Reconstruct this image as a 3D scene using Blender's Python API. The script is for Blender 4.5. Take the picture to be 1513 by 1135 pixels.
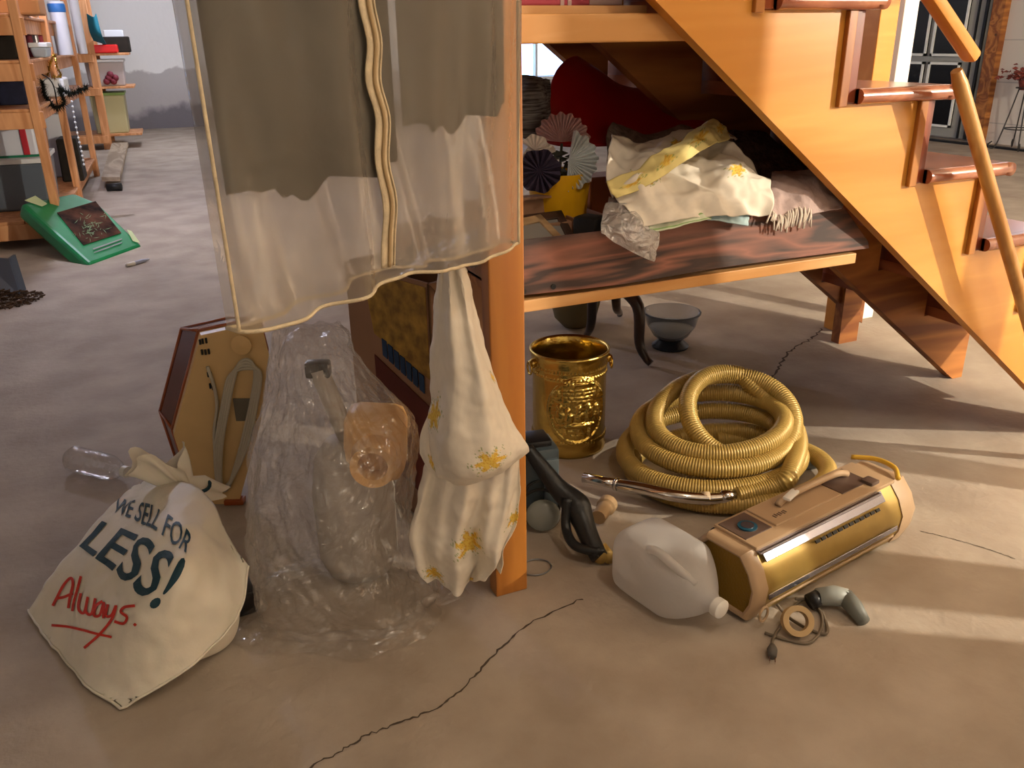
import bpy, bmesh, math, random
import numpy as np
from math import sin, cos, pi, radians, sqrt, atan2
from mathutils import Vector, Matrix, noise
random.seed(7)
for o in list(bpy.data.objects): bpy.data.objects.remove(o)
SC = bpy.context.scene; COL = SC.collection
# ------------------------------------------------------------------ camera
# world X runs along the stairs (down to the right), Y away from the viewer, origin at the foot of the wooden post
FPX = 1270.0; CX, CY = 756.5, 567.5
CAMP = np.array([-0.639, -1.404, 1.10]); YAW = radians(24); PIT = radians(22); ROL = radians(-0.9)
_f = np.array([sin(YAW)*cos(PIT), cos(YAW)*cos(PIT), -sin(PIT)])
_r0 = np.array([cos(YAW), -sin(YAW), 0.0]); _u0 = np.cross(_r0, _f)
_r = _r0*cos(ROL)+_u0*sin(ROL); _u = _u0*cos(ROL)-_r0*sin(ROL)
_h = np.array([sin(YAW), cos(YAW), 0.0])
cam = bpy.data.cameras.new('camera'); cam.sensor_width = 36; cam.lens = FPX/1513*36; cam.clip_start = 0.02; cam.clip_end = 100
camo = bpy.data.objects.new('camera', cam); COL.objects.link(camo); SC.camera = camo
camo.matrix_world = Matrix(((_r[0], _u[0], -_f[0], CAMP[0]), (_r[1], _u[1], -_f[1], CAMP[1]), (_r[2], _u[2], -_f[2], CAMP[2]), (0, 0, 0, 1)))
# measured-point helpers: a photo pixel met with a known plane of the room gives the real position
def ray(x, y): return _f+_r*(x-CX)/FPX-_u*(y-CY)/FPX
def F(x, y, z=0.0): d = ray(x, y); return CAMP+d*((z-CAMP[2])/d[2])
def O(x, y, o): d = ray(x, y); return CAMP+d*((o-CAMP[1])/d[1])
def T(x, y, t): d = ray(x, y); return CAMP+d*((t-CAMP[0])/d[0])
def D(x, y, k): d = ray(x, y); return CAMP+d*(k/(d@_h))
def proj(p): v = np.asarray(p)-CAMP; z = v@_f; return CX+FPX*(v@_r)/z, CY-FPX*(v@_u)/z
# ------------------------------------------------------------------ world, lights, exposure
SC.view_settings.view_transform = 'Standard'; SC.view_settings.look = 'None'; SC.view_settings.gamma = 1.0
SC.view_settings.exposure = 0.0; SC.view_settings.use_curve_mapping = False
w = bpy.data.worlds.new('world'); SC.world = w; w.use_nodes = True
bg = w.node_tree.nodes['Background']; bg.inputs[0].default_value = (0.72, 0.8, 1.0, 1); bg.inputs[1].default_value = 0.35
def light(name, kind, loc, color, energy, size=0.1, to=None, sy=None):
    l = bpy.data.lights.new(name, kind); l.color = color; l.energy = energy
    if kind == 'AREA':
        l.size = size
        if sy: l.shape = 'RECTANGLE'; l.size_y = sy
    else: l.shadow_soft_size = size
    o = bpy.data.objects.new(name, l); COL.objects.link(o); o.location = loc
    if to is not None: o.rotation_euler = (Vector(to)-Vector(loc)).to_track_quat('-Z', 'Y').to_euler()
    return o
WARM = (1.0, 0.70, 0.42); COOL = (0.74, 0.80, 1.0)
light('ceiling_bulb_light', 'POINT', (0.22, -1.15, 2.14), (1.0, 0.89, 0.75), 18, 0.04)
light('work_lamp_light', 'POINT', (3.5, -2.40, 1.85), (1.0, 0.89, 0.72), 700, 0.013)
light('back_bulb_light', 'POINT', (-0.9, 4.7, 2.12), (0.72, 0.76, 1.0), 95, 0.04)
light('far_bulb_light', 'POINT', (0.2, 9.0, 2.1), COOL, 90, 0.06)
light('right_bulb_light', 'POINT', (5.2, 2.6, 2.1), (0.86, 0.88, 1.0), 13, 0.06)
light('window_daylight', 'AREA', (5.75, 12.15, 1.1), (0.42, 0.62, 1.0), 34, 1.6, (5.75, 0, 1.0), 1.2)
# ------------------------------------------------------------------ mesh helpers
def newmesh(name, V, Fc, mat=None, parent=None, smooth=False, uv=None, cols=None):
    m = bpy.data.meshes.new(name); m.from_pydata([tuple(map(float, v)) for v in V], [], [tuple(f) for f in Fc]); m.update()
    bm = bmesh.new(); bm.from_mesh(m); bmesh.ops.recalc_face_normals(bm, faces=bm.faces); bm.to_mesh(m); bm.free()
    if smooth: m.polygons.foreach_set('use_smooth', [True]*len(m.polygons))
    if uv is not None:
        L = m.uv_layers.new(name='uv')
        for l in m.loops: L.data[l.index].uv = uv[l.vertex_index]
    if cols is not None:
        a = m.color_attributes.new('print', 'FLOAT_COLOR', 'POINT')
        a.data.foreach_set('color', np.concatenate([np.asarray(cols, float), np.ones((len(cols), 1))], 1).ravel())
    o = bpy.data.objects.new(name, m); COL.objects.link(o)
    if mat: m.materials.append(mat)
    if parent: o.parent = parent
    return o
def tag(o, label, cat, group=None):
    o['label'] = label; o['category'] = cat
    if group: o['group'] = group
    return o
def struct(o, label=None):
    o['kind'] = 'structure'
    if label: o['label'] = label
    return o
def stuff(o, label=None, cat=None):
    o['kind'] = 'stuff'
    if label: o['label'] = label; o['category'] = cat
    return o
def thing(name, label, cat, loc=(0, 0, 0), group=None):
    o = bpy.data.objects.new(name, None); COL.objects.link(o); o.location = tuple(map(float, loc)); o.empty_display_size = 0.05
    return tag(o, label, cat, group)
def under(o, root):
    """parent o to root keeping world position (root is only translated)"""
    o.parent = root; o.matrix_parent_inverse = Matrix.Translation(-Vector(root.location)); return o
def rotz(a): return np.array([[cos(a), -sin(a), 0], [sin(a), cos(a), 0], [0, 0, 1]])
def frame(ax, up=(0, 0, 1)):
    z = np.array(ax, float); z /= np.linalg.norm(z); u = np.array(up, float)
    if abs(z@u) > .98: u = np.array([1., 0, 0])
    x = np.cross(u, z); x /= np.linalg.norm(x); return np.stack([x, np.cross(z, x), z], 1)
class MB:
    """collects shapes into one mesh"""
    def __init__(s): s.V = []; s.F = []
    def add(s, V, Fc):
        b = len(s.V); s.V += [tuple(map(float, v)) for v in V]; s.F += [tuple(i+b for i in f) for f in Fc]; return s
    def hexa(s, P): return s.add(P, [(0, 3, 2, 1), (4, 5, 6, 7), (0, 1, 5, 4), (1, 2, 6, 5), (2, 3, 7, 6), (3, 0, 4, 7)])
    def box(s, c, size, R=None, bev=0.0):
        c = np.array(c, float); h = np.array(size, float)/2
        R = np.eye(3) if R is None else R
        if bev <= 0:
            P = [(-1, -1, -1), (1, -1, -1), (1, 1, -1), (-1, 1, -1), (-1, -1, 1), (1, -1, 1), (1, 1, 1), (-1, 1, 1)]
            return s.hexa([c+R@(np.array(p)*h) for p in P])
        bm = bmesh.new(); bmesh.ops.create_cube(bm, size=1.0)
        for v in bm.verts: v.co = Vector((v.co.x*size[0], v.co.y*size[1], v.co.z*size[2]))
        bmesh.ops.bevel(bm, geom=bm.edges[:], offset=min(bev, min(size)*.45), segments=2, affect='EDGES', profile=.5)
        bm.verts.ensure_lookup_table()
        V = [c+R@np.array(v.co) for v in bm.verts]; Fc = [[v.index for v in f.verts] for f in bm.faces]; bm.free()
        return s.add(V, Fc)
    def b2(s, lo, hi, bev=0.0):
        lo = np.array(lo, float); hi = np.array(hi, float); return s.box((lo+hi)/2, np.abs(hi-lo), None, bev)
    def tube(s, P, r, seg=8, cap=True, closed=False):
        P = np.array(P, float); n = len(P); r = np.full(n, r) if np.isscalar(r) else np.array(r, float)
        b = []; prev = None
        for i in range(n):
            t = P[(i+1) % n]-P[i-1] if closed else P[min(i+1, n-1)]-P[max(i-1, 0)]
            t /= np.linalg.norm(t)+1e-12
            if prev is None: x = frame(t)[:, 0]
            else: x = prev-t*(prev@t); x /= np.linalg.norm(x)+1e-12
            prev = x; y = np.cross(t, x)
            for k in range(seg):
                a = 2*pi*k/seg; b.append(P[i]+r[i]*(cos(a)*x+sin(a)*y))
        Fc = []
        for i in range(n if closed else n-1):
            j = (i+1) % n
            for k in range(seg): Fc.append((i*seg+k, i*seg+(k+1) % seg, j*seg+(k+1) % seg, j*seg+k))
        if cap and not closed: Fc += [tuple(range(seg))[::-1], tuple((n-1)*seg+k for k in range(seg))]
        return s.add(b, Fc)
    def lathe(s, prof, c=(0, 0, 0), R=None, seg=32, capends=True, sx=1.0):
        c = np.array(c, float); R = np.eye(3) if R is None else R; V = []
        for (r, z) in prof:
            for k in range(seg): V.append(c+R@np.array([r*cos(2*pi*k/seg)*sx, r*sin(2*pi*k/seg), z]))
        Fc = []
        for i in range(len(prof)-1):
            for k in range(seg): Fc.append((i*seg+k, i*seg+(k+1) % seg, (i+1)*seg+(k+1) % seg, (i+1)*seg+k))
        if capends:
            if prof[0][0] > 1e-6: Fc.append(tuple(range(seg))[::-1])
            if prof[-1][0] > 1e-6: Fc.append(tuple((len(prof)-1)*seg+k for k in range(seg)))
        return s.add(V, Fc)
    def prism(s, poly, vec):
        n = len(poly); P = [np.array(p, float) for p in poly]; v = np.array(vec, float)
        Fc = [tuple(range(n))[::-1], tuple(range(n, 2*n))]+[(i, (i+1) % n, n+(i+1) % n, n+i) for i in range(n)]
        return s.add(P+[p+v for p in P], Fc)
    def ball(s, c, r, seg=12, rings=8, R=None):
        r = np.full(3, r) if np.isscalar(r) else np.array(r, float); R = np.eye(3) if R is None else R; c = np.array(c, float); V = []
        for i in range(rings+1):
            th = pi*i/rings
            for k in range(seg): V.append(c+R@(r*np.array([sin(th)*cos(2*pi*k/seg), sin(th)*sin(2*pi*k/seg), cos(th)])))
        return s.add(V, [(i*seg+k, i*seg+(k+1) % seg, (i+1)*seg+(k+1) % seg, (i+1)*seg+k) for i in range(rings) for k in range(seg)])
    def build(s, name, mat, parent=None, smooth=False, auto=None):
        o = newmesh(name, s.V, s.F, mat, None, smooth)
        if auto:
            o.data.polygons.foreach_set('use_smooth', [True]*len(o.data.polygons))
            bm = bmesh.new(); bm.from_mesh(o.data)
            for e in bm.edges:
                if len(e.link_faces) == 2 and e.calc_face_angle(0) > radians(auto): e.smooth = False
            bm.to_mesh(o.data); bm.free()
        if parent: under(o, parent)
        return o
def cr(P, n):
    """Catmull-Rom resample of an array of points to n samples"""
    P = np.array(P, float); k = len(P); Q = np.concatenate([[2*P[0]-P[1]], P, [2*P[-1]-P[-2]]])
    out = []
    for s in np.linspace(0, k-1, n):
        i = min(int(s), k-2); f = s-i; a, b, c, d = Q[i], Q[i+1], Q[i+2], Q[i+3]
        out.append(.5*(2*b+(c-a)*f+(2*a-5*b+4*c-d)*f*f+(3*b-a-3*c+d)*f**3))
    return np.array(out)
def surf(ctrl, nu, nv):
    """ctrl rows x cols x 3 -> nv x nu x 3 smooth surface"""
    A = np.array(ctrl, float); B = np.stack([cr(A[i], nu) for i in range(A.shape[0])])
    return np.stack([cr(B[:, j], nv) for j in range(nu)], 1)
def gnorm(G):
    du = np.gradient(G, axis=1); dv = np.gradient(G, axis=0); n = np.cross(du, dv); return n/(np.linalg.norm(n, axis=2, keepdims=True)+1e-12)
def wrinkle(G, amp, scale, seed=0, ridge=False, oct=3, aniso=None):
    N = gnorm(G); H = G.copy()
    for i in range(G.shape[0]):
        for j in range(G.shape[1]):
            p = G[i, j]*scale+seed*7.3
            if aniso is not None: p = p*np.array(aniso)
            v = noise.fractal(Vector(p), 1.0, 2.0, oct)
            if ridge: v = .35-abs(v)*1.4
            H[i, j] = G[i, j]+N[i, j]*v*amp
    return H
def sheet(name, G, mat, parent=None, thick=0.003, uv=False, print_fn=None, smooth=True):
    nv, nu = G.shape[:2]; V = G.reshape(-1, 3); Fc = [(i*nu+j, i*nu+j+1, (i+1)*nu+j+1, (i+1)*nu+j) for i in range(nv-1) for j in range(nu-1)]
    UV = [(j/(nu-1), i/(nv-1)) for i in range(nv) for j in range(nu)]
    cols = [print_fn(u, v) for (u, v) in UV] if print_fn else None
    o = newmesh(name, V, Fc, mat, None, smooth, UV, cols)
    if thick: md = o.modifiers.new('solid', 'SOLIDIFY'); md.thickness = thick; md.offset = 0
    if parent: under(o, parent)
    return o
def loftgrid(name, G, mat, parent=None, cap0=False, cap1=False, smooth=True):
    """G: rings x seg x 3, closed round"""
    n, k = G.shape[:2]; V = list(G.reshape(-1, 3)); Fc = [(i*k+j, i*k+(j+1) % k, (i+1)*k+(j+1) % k, (i+1)*k+j) for i in range(n-1) for j in range(k)]
    if cap0: V.append(G[0].mean(0)); c = len(V)-1; Fc += [((j+1) % k, j, c) for j in range(k)]
    if cap1: V.append(G[-1].mean(0)); c = len(V)-1; Fc += [((n-1)*k+j, (n-1)*k+(j+1) % k, c) for j in range(k)]
    o = newmesh(name, V, Fc, mat, None, smooth)
    if parent: under(o, parent)
    return o
# ------------------------------------------------------------------ materials
def lin(c):
    if isinstance(c, str): c = [int(c[i:i+2], 16)/255 for i in (0, 2, 4)]; return tuple(x/12.92 if x <= .04045 else ((x+.055)/1.055)**2.4 for x in c)
    return tuple(c)
MATS = {}
def mat(name, color, rough=.6, metal=0.0, var=0.0, vscale=8.0, bump=0.0, bscale=60.0, color2=None, spec=.5, trans=0.0, alpha=1.0, coat=0.0, stretch=None, ior=1.45, sss=0.0, emis=None):
    if name in MATS: return MATS[name]
    m = bpy.data.materials.new(name); m.use_nodes = True; nt = m.node_tree; N = nt.nodes; L = nt.links; b = N['Principled BSDF']
    c = lin(color); b.inputs['Base Color'].default_value = (*c, 1); b.inputs['Roughness'].default_value = rough; b.inputs['Metallic'].default_value = metal
    b.inputs['Specular IOR Level'].default_value = spec; b.inputs['Transmission Weight'].default_value = trans; b.inputs['Alpha'].default_value = alpha
    b.inputs['Coat Weight'].default_value = coat; b.inputs['IOR'].default_value = ior; b.inputs['Subsurface Weight'].default_value = sss
    if sss: b.inputs['Subsurface Scale'].default_value = .02
    if emis: b.inputs['Emission Color'].default_value = (*c, 1); b.inputs['Emission Strength'].default_value = emis
    tc = N.new('ShaderNodeTexCoord'); src = tc.outputs['Object']
    if stretch:
        mp = N.new('ShaderNodeMapping'); mp.inputs['Scale'].default_value = stretch; L.new(src, mp.inputs[0]); src = mp.outputs[0]
    if var or color2:
        n = N.new('ShaderNodeTexNoise'); n.inputs['Scale'].default_value = vscale; n.inputs['Detail'].default_value = 6; L.new(src, n.inputs['Vector'])
        r = N.new('ShaderNodeValToRGB'); L.new(n.outputs[0], r.inputs[0])
        c2 = lin(color2) if color2 else tuple(x*(1-var) for x in c); c1 = c if color2 else tuple(min(1, x*(1+var*.6)) for x in c)
        r.color_ramp.elements[0].position = .35; r.color_ramp.elements[1].position = .68
        r.color_ramp.elements[0].color = (*c2, 1); r.color_ramp.elements[1].color = (*c1, 1); L.new(r.outputs[0], b.inputs['Base Color'])
    if bump:
        n2 = N.new('ShaderNodeTexNoise'); n2.inputs['Scale'].default_value = bscale; n2.inputs['Detail'].default_value = 5; L.new(src, n2.inputs['Vector'])
        bp = N.new('ShaderNodeBump'); bp.inputs['Strength'].default_value = bump; bp.inputs['Distance'].default_value = .01; L.new(n2.outputs[0], bp.inputs['Height']); L.new(bp.outputs[0], b.inputs['Normal'])
    MATS[name] = m; return m
def wood(name, c1, c2, axis=0, scale=6.0, rough=.4, knots=True, dist=4.0, coat=0.2):
    if name in MATS: return MATS[name]
    m = bpy.data.materials.new(name); m.use_nodes = True; nt = m.node_tree; N = nt.nodes; L = nt.links; b = N['Principled BSDF']
    b.inputs['Roughness'].default_value = rough; b.inputs['Coat Weight'].default_value = coat; b.inputs['Coat Roughness'].default_value = .25
    tc = N.new('ShaderNodeTexCoord'); mp = N.new('ShaderNodeMapping'); s = [1.0, 1.0, 1.0]; s[axis] = .12
    mp.inputs['Scale'].default_value = s; L.new(tc.outputs['Object'], mp.inputs[0])
    n = N.new('ShaderNodeTexNoise'); n.inputs['Scale'].default_value = scale; n.inputs['Detail'].default_value = 3; n.inputs['Distortion'].default_value = .6; L.new(mp.outputs[0], n.inputs['Vector'])
    mul = N.new('ShaderNodeMath'); mul.operation = 'MULTIPLY'; mul.inputs[1].default_value = dist*2.2; L.new(n.outputs[0], mul.inputs[0])
    fr = N.new('ShaderNodeMath'); fr.operation = 'PINGPONG'; fr.inputs[1].default_value = 1.0; L.new(mul.outputs[0], fr.inputs[0])
    n3 = N.new('ShaderNodeTexNoise'); n3.inputs['Scale'].default_value = scale*14; n3.inputs['Detail'].default_value = 4; L.new(mp.outputs[0], n3.inputs['Vector'])
    mx = N.new('ShaderNodeMath'); mx.operation = 'MULTIPLY_ADD'; mx.inputs[1].default_value = .35; L.new(n3.outputs[0], mx.inputs[0]); L.new(fr.outputs[0], mx.inputs[2])
    r = N.new('ShaderNodeValToRGB'); r.color_ramp.elements[0].position = .1; r.color_ramp.elements[1].position = 1.1
    r.color_ramp.elements[0].color = (*lin(c1), 1); r.color_ramp.elements[1].color = (*lin(c2), 1); L.new(mx.outputs[0], r.inputs[0]); out = r.outputs[0]
    if knots:
        v = N.new('ShaderNodeTexVoronoi'); v.inputs['Scale'].default_value = 4.5; L.new(mp.outputs[0], v.inputs['Vector'])
        cr_ = N.new('ShaderNodeValToRGB'); cr_.color_ramp.elements[0].position = .03; cr_.color_ramp.elements[1].position = .09; L.new(v.outputs['Distance'], cr_.inputs[0])
        mm = N.new('ShaderNodeMixRGB'); mm.inputs[1].default_value = (*[x*.3 for x in lin(c2)], 1); L.new(cr_.outputs[0], mm.inputs[0]); L.new(out, mm.inputs[2]); out = mm.outputs[0]
    L.new(out, b.inputs['Base Color']); MATS[name] = m; return m
def filmmat(name, tint, opacity, rough=.1, gloss=.25, bump=.0, bscale=40, translucent=.5, base=.0):
    """thin plastic film: see-through, part diffuse/translucent, part glossy"""
    m = bpy.data.materials.new(name); m.use_nodes = True; nt = m.node_tree; N = nt.nodes; L = nt.links
    for x in list(N):
        if x.type != 'OUTPUT_MATERIAL': N.remove(x)
    out = [x for x in N if x.type == 'OUTPUT_MATERIAL'][0]
    tr = N.new('ShaderNodeBsdfTransparent'); tr.inputs[0].default_value = (*[1-(1-x)*.25 for x in lin(tint)], 1)
    df = N.new('ShaderNodeBsdfDiffuse'); df.inputs[0].default_value = (*lin(tint), 1); tl = N.new('ShaderNodeBsdfTranslucent'); tl.inputs[0].default_value = (*lin(tint), 1)
    gl = N.new('ShaderNodeBsdfGlossy'); gl.inputs['Roughness'].default_value = rough
    a = N.new('ShaderNodeMixShader'); a.inputs[0].default_value = translucent; L.new(df.outputs[0], a.inputs[1]); L.new(tl.outputs[0], a.inputs[2])
    b = N.new('ShaderNodeMixShader'); b.inputs[0].default_value = opacity; L.new(tr.outputs[0], b.inputs[1]); L.new(a.outputs[0], b.inputs[2])
    fz = N.new('ShaderNodeFresnel'); fz.inputs[0].default_value = 1.45; ad = N.new('ShaderNodeMath'); ad.operation = 'MULTIPLY_ADD'; ad.inputs[1].default_value = gloss*4; ad.inputs[2].default_value = base; ad.use_clamp = True; L.new(fz.outputs[0], ad.inputs[0])
    c = N.new('ShaderNodeMixShader'); L.new(ad.outputs[0], c.inputs[0]); L.new(b.outputs[0], c.inputs[1]); L.new(gl.outputs[0], c.inputs[2]); L.new(c.outputs[0], out.inputs[0])
    if bump:
        tc = N.new('ShaderNodeTexCoord'); n = N.new('ShaderNodeTexNoise'); n.inputs['Scale'].default_value = bscale; n.inputs['Detail'].default_value = 3; n.inputs['Distortion'].default_value = 1.5; L.new(tc.outputs['Object'], n.inputs['Vector'])
        bp = N.new('ShaderNodeBump'); bp.inputs['Strength'].default_value = bump; bp.inputs['Distance'].default_value = .02; L.new(n.outputs[0], bp.inputs['Height'])
        for s in (gl, df, tl): L.new(bp.outputs[0], s.inputs['Normal'])
        L.new(bp.outputs[0], fz.inputs['Normal'])
    MATS[name] = m; return m
def printmat(name, rough=.8):
    m = bpy.data.materials.new(name); m.use_nodes = True; N = m.node_tree.nodes; L = m.node_tree.links; b = N['Principled BSDF']; b.inputs['Roughness'].default_value = rough
    a = N.new('ShaderNodeAttribute'); a.attribute_name = 'print'; L.new(a.outputs['Color'], b.inputs['Base Color'])
    tc = N.new('ShaderNodeTexCoord'); n = N.new('ShaderNodeTexNoise'); n.inputs['Scale'].default_value = 500; L.new(tc.outputs['Object'], n.inputs['Vector'])
    bp = N.new('ShaderNodeBump'); bp.inputs['Strength'].default_value = .15; bp.inputs['Distance'].default_value = .002; L.new(n.outputs[0], bp.inputs['Height']); L.new(bp.outputs[0], b.inputs['Normal'])
    MATS[name] = m; return m
M = MATS
mat('concrete', 'b2a697', .72, var=.22, vscale=4.2, bump=.3, bscale=45, color2='9a8c7d')
mat('crack', '4d4238', .95); mat('painted_wall', 'dcdcdc', .8, var=.1, vscale=3, bump=.3, bscale=14); mat('ceiling_paint', 'cfc3b2', .9)
wood('pine_stringer', 'e0a04c', 'cc8834', 0, 5, .32, True, 3, .3); wood('pine_post', 'b4742e', '94541a', 2, 5, .38, True, 4)
wood('pine_beam', 'dfae74', 'c08848', 0, 6, .55, True, 5, 0); wood('pine_raw', 'd8a070', 'bc8050', 2, 6, .6, True, 5, 0)
wood('red_tread', 'b06a48', '945034', 1, 7, .22, False, 3, .6); wood('riser_wood', 'a8542c', '70301a', 2, 7, .35, False, 3)
wood('walnut_laminate', '8a5440', '30190f', 0, 13, .6, False, 5, 0); wood('knotty', 'b87838', '7c4418', 0, 5, .6, True, 5, 0)
wood('dowel_wood', 'c89858', 'a87438', 2, 8, .4, False, 3); wood('grey_plank', 'b8a890', '94836c', 1, 6, .7, True, 5, 0); wood('dark_leg', '3c2418', '22140e', 2, 8, .3, False, 3)
mat('white_paint', 'e9ebe6', .5); mat('white_plastic', 'e2e0da', .4); mat('black_plastic', '1c1c1e', .35, bump=.05); mat('black', '0c0c0d', .5)
mat('chrome', 'd4d0cc', .12, 1.0); mat('grey_metal', '8b8d90', .4, .8)
# ================================================================== SETTING
X0, X1, Y0, Y1, ZC = -3.6, 7.7, -3.2, 11.8, 2.36
def pads(name, lo, hi, m): return struct(MB().b2(lo, hi).build(name, M[m]))
floor = pads('floor', (X0-.1, Y0-.1, -.1), (X1+.1, Y1+.1, 0), 'concrete'); floor['label'] = 'cracked grey brown concrete basement floor'
struct(MB().b2((X0-.1, Y0-.1, ZC), (X1+.1, Y1+.1, ZC+.1)).build('ceiling', M['ceiling_paint']), 'basement ceiling')
pads('wall_left', (X0-.1, Y0, 0), (X0, Y1, ZC), 'painted_wall'); pads('wall_front', (X0, Y0-.1, 0), (X1, Y0, ZC), 'painted_wall')
WX0, WX1, WZ0, WZ1 = 4.9, 6.6, .45, 1.75
wb = MB(); wb.b2((X0, Y1, 0), (WX0, Y1+.1, ZC)); wb.b2((WX1, Y1, 0), (X1, Y1+.1, ZC)); wb.b2((WX0, Y1, 0), (WX1, Y1+.1, WZ0)); wb.b2((WX0, Y1, WZ1), (WX1, Y1+.1, ZC))
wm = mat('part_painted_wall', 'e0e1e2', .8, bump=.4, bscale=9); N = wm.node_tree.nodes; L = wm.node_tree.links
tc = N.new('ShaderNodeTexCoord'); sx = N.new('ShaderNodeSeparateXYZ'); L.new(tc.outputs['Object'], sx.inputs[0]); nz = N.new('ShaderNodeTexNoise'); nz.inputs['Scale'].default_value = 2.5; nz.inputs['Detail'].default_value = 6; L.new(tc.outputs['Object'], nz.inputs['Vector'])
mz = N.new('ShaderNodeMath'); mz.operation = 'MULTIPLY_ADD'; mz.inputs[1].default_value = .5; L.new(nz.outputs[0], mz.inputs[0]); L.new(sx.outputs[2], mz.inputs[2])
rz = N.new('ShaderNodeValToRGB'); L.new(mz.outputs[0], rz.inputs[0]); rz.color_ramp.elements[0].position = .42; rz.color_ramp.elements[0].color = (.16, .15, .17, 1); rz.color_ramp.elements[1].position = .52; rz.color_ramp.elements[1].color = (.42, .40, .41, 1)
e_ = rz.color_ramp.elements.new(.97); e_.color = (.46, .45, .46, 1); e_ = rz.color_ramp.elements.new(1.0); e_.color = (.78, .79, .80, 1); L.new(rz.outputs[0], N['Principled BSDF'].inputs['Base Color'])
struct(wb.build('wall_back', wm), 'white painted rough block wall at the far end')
# block wall on the right: courses of painted block
m = mat('block_wall', 'd6cfc6', .8, var=.06, vscale=4, bump=.2, bscale=20); N = m.node_tree.nodes; L = m.node_tree.links
br = N.new('ShaderNodeTexBrick'); tc = N.new('ShaderNodeTexCoord'); mp = N.new('ShaderNodeMapping'); mp.inputs['Rotation'].default_value = (radians(90), 0, radians(90)); L.new(tc.outputs['Object'], mp.inputs[0]); L.new(mp.outputs[0], br.inputs['Vector'])
br.inputs['Scale'].default_value = 1; br.inputs['Brick Width'].default_value = .4; br.inputs['Row Height'].default_value = .2; br.inputs['Mortar Size'].default_value = .006
br.inputs['Color1'].default_value = (.62, .57, .52, 1); br.inputs['Color2'].default_value = (.58, .54, .5, 1); br.inputs['Mortar'].default_value = (.42, .4, .38, 1); L.new(br.outputs[0], N['Principled BSDF'].inputs['Base Color'])
struct(MB().b2((X1, Y0, 0), (X1+.1, Y1, ZC)).build('wall_right', m), 'white painted concrete block wall at the right')
# far window
wn = struct(thing('window_1', 'bright bluish window in the far wall seen below the upper shelf', 'window', ((WX0+WX1)/2, Y1, WZ0))); del wn['category']
f = MB()
for a, b in (((WX0, WZ0), (WX1, WZ0+.05)), ((WX0, WZ1-.05), (WX1, WZ1)), ((WX0, WZ0), (WX0+.05, WZ1)), ((WX1-.05, WZ0), (WX1, WZ1)), (((WX0+WX1)/2-.02, WZ0), ((WX0+WX1)/2+.02, WZ1))): f.b2((a[0], Y1-.02, a[1]), (b[0], Y1+.08, b[1]))
f.build('window_frame', M['white_paint'], wn)
mat('pane_glass', 'eef4ff', .02, trans=1.0, ior=1.02)
for a, b in ((WX0+.05, (WX0+WX1)/2-.02), ((WX0+WX1)/2+.02, WX1-.05)): MB().b2((a, Y1+.03, WZ0+.05), (b, Y1+.034, WZ1-.05)).build('pane', M['pane_glass'], wn)
# cracks in the floor
def crack(pts, w0, seed):
    P = cr([F(*p) for p in pts], len(pts)*9); R_ = random.Random(seed); V = []; Fc = []
    for i, p in enumerate(P):
        t = P[min(i+1, len(P)-1)]-P[max(i-1, 0)]; nrm = np.array([-t[1], t[0], 0]); nrm /= np.linalg.norm(nrm)+1e-9
        c = p+nrm*R_.uniform(-1, 1)*w0*1.6; ww = w0*R_.uniform(.4, 1.2); V += [c+nrm*ww+[0, 0, .0008], c-nrm*ww+[0, 0, .0008]]
    Fc = [(2*i, 2*i+1, 2*i+3, 2*i+2) for i in range(len(P)-1)]
    return under(newmesh('floor_crack', V, Fc, M['crack']), floor)
crack([(1215, 486), (1195, 503), (1165, 520), (1150, 545), (1135, 570), (1116, 604), (1100, 640)], .0045, 1)
crack([(860, 885), (790, 918), (740, 957), (700, 1000), (655, 1040), (600, 1066), (545, 1086), (500, 1112), (450, 1140)], .0022, 2)
crack([(1360, 785), (1400, 795), (1440, 806), (1500, 826)], .0012, 3)
# door and trim on the right wall
XD = X1-.03
dr = struct(thing('door_1', 'dark glazed door with white frames behind the stairs', 'door', (XD, 5.8, 0))); del dr['category']
def rectT(mb, x0, y0, x1, y1, t, dt): a = T(x0, y0, t); b = T(x1, y1, t); mb.b2((t-dt, min(a[1], b[1]), max(0, min(a[2], b[2]))), (t, max(a[1], b[1]), max(a[2], b[2])))
oa = T(1460, 60, XD)[1]; ob = T(1322, 60, XD)[1]   # nearer jamb, farther jamb
mat('dark_glass', '0b0e12', .15); mat('frame_white', '989892', .5)
lo_, hi_ = min(oa, ob), max(oa, ob)
MB().b2((XD-.03, lo_, 0.02), (XD, hi_, 2.1)).build('door_leaf', M['frame_white'], dr)
pw = (hi_-lo_-.40)/2
for i in range(2):
    y = lo_+.24+i*(pw+.06)
    for z0, z1 in ((.12, .78), (.84, 1.42), (1.48, 2.0)):
        p = MB().b2((XD-.045, y, z0), (XD-.028, y+pw, z1)).build('pane', M['dark_glass'], dr)
        fr = MB()
        for a, b in (((y, z0), (y+pw, z0+.025)), ((y, z1-.025), (y+pw, z1)), ((y, z0), (y+.025, z1)), ((y+pw-.025, z0), (y+pw, z1))): fr.b2((XD-.06, a[0], a[1]), (XD-.045, b[0], b[1]))
        under(fr.build('pane_frame', M['white_paint']), p)
MB().b2((XD-.06, lo_+.02, 0.02), (XD-.04, lo_+.05, 2.05)).build('door_track', M['black'], dr); MB().b2((XD-.06, lo_+.12, 0.02), (XD-.04, lo_+.135, 2.05)).build('door_track', M['black'], dr)
struct(MB().b2((X1-.08, lo_-.16, 0), (X1, lo_-.02, ZC)).build('trim_1', M['knotty']), 'bare wooden door trim beside the dark door')
struct(MB().b2((X1-.35, 3.6, 0), (X1-.28, hi_+.2, .02)).build('trim_2', M['black']), 'dark threshold strip on the floor by the far door')
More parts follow.
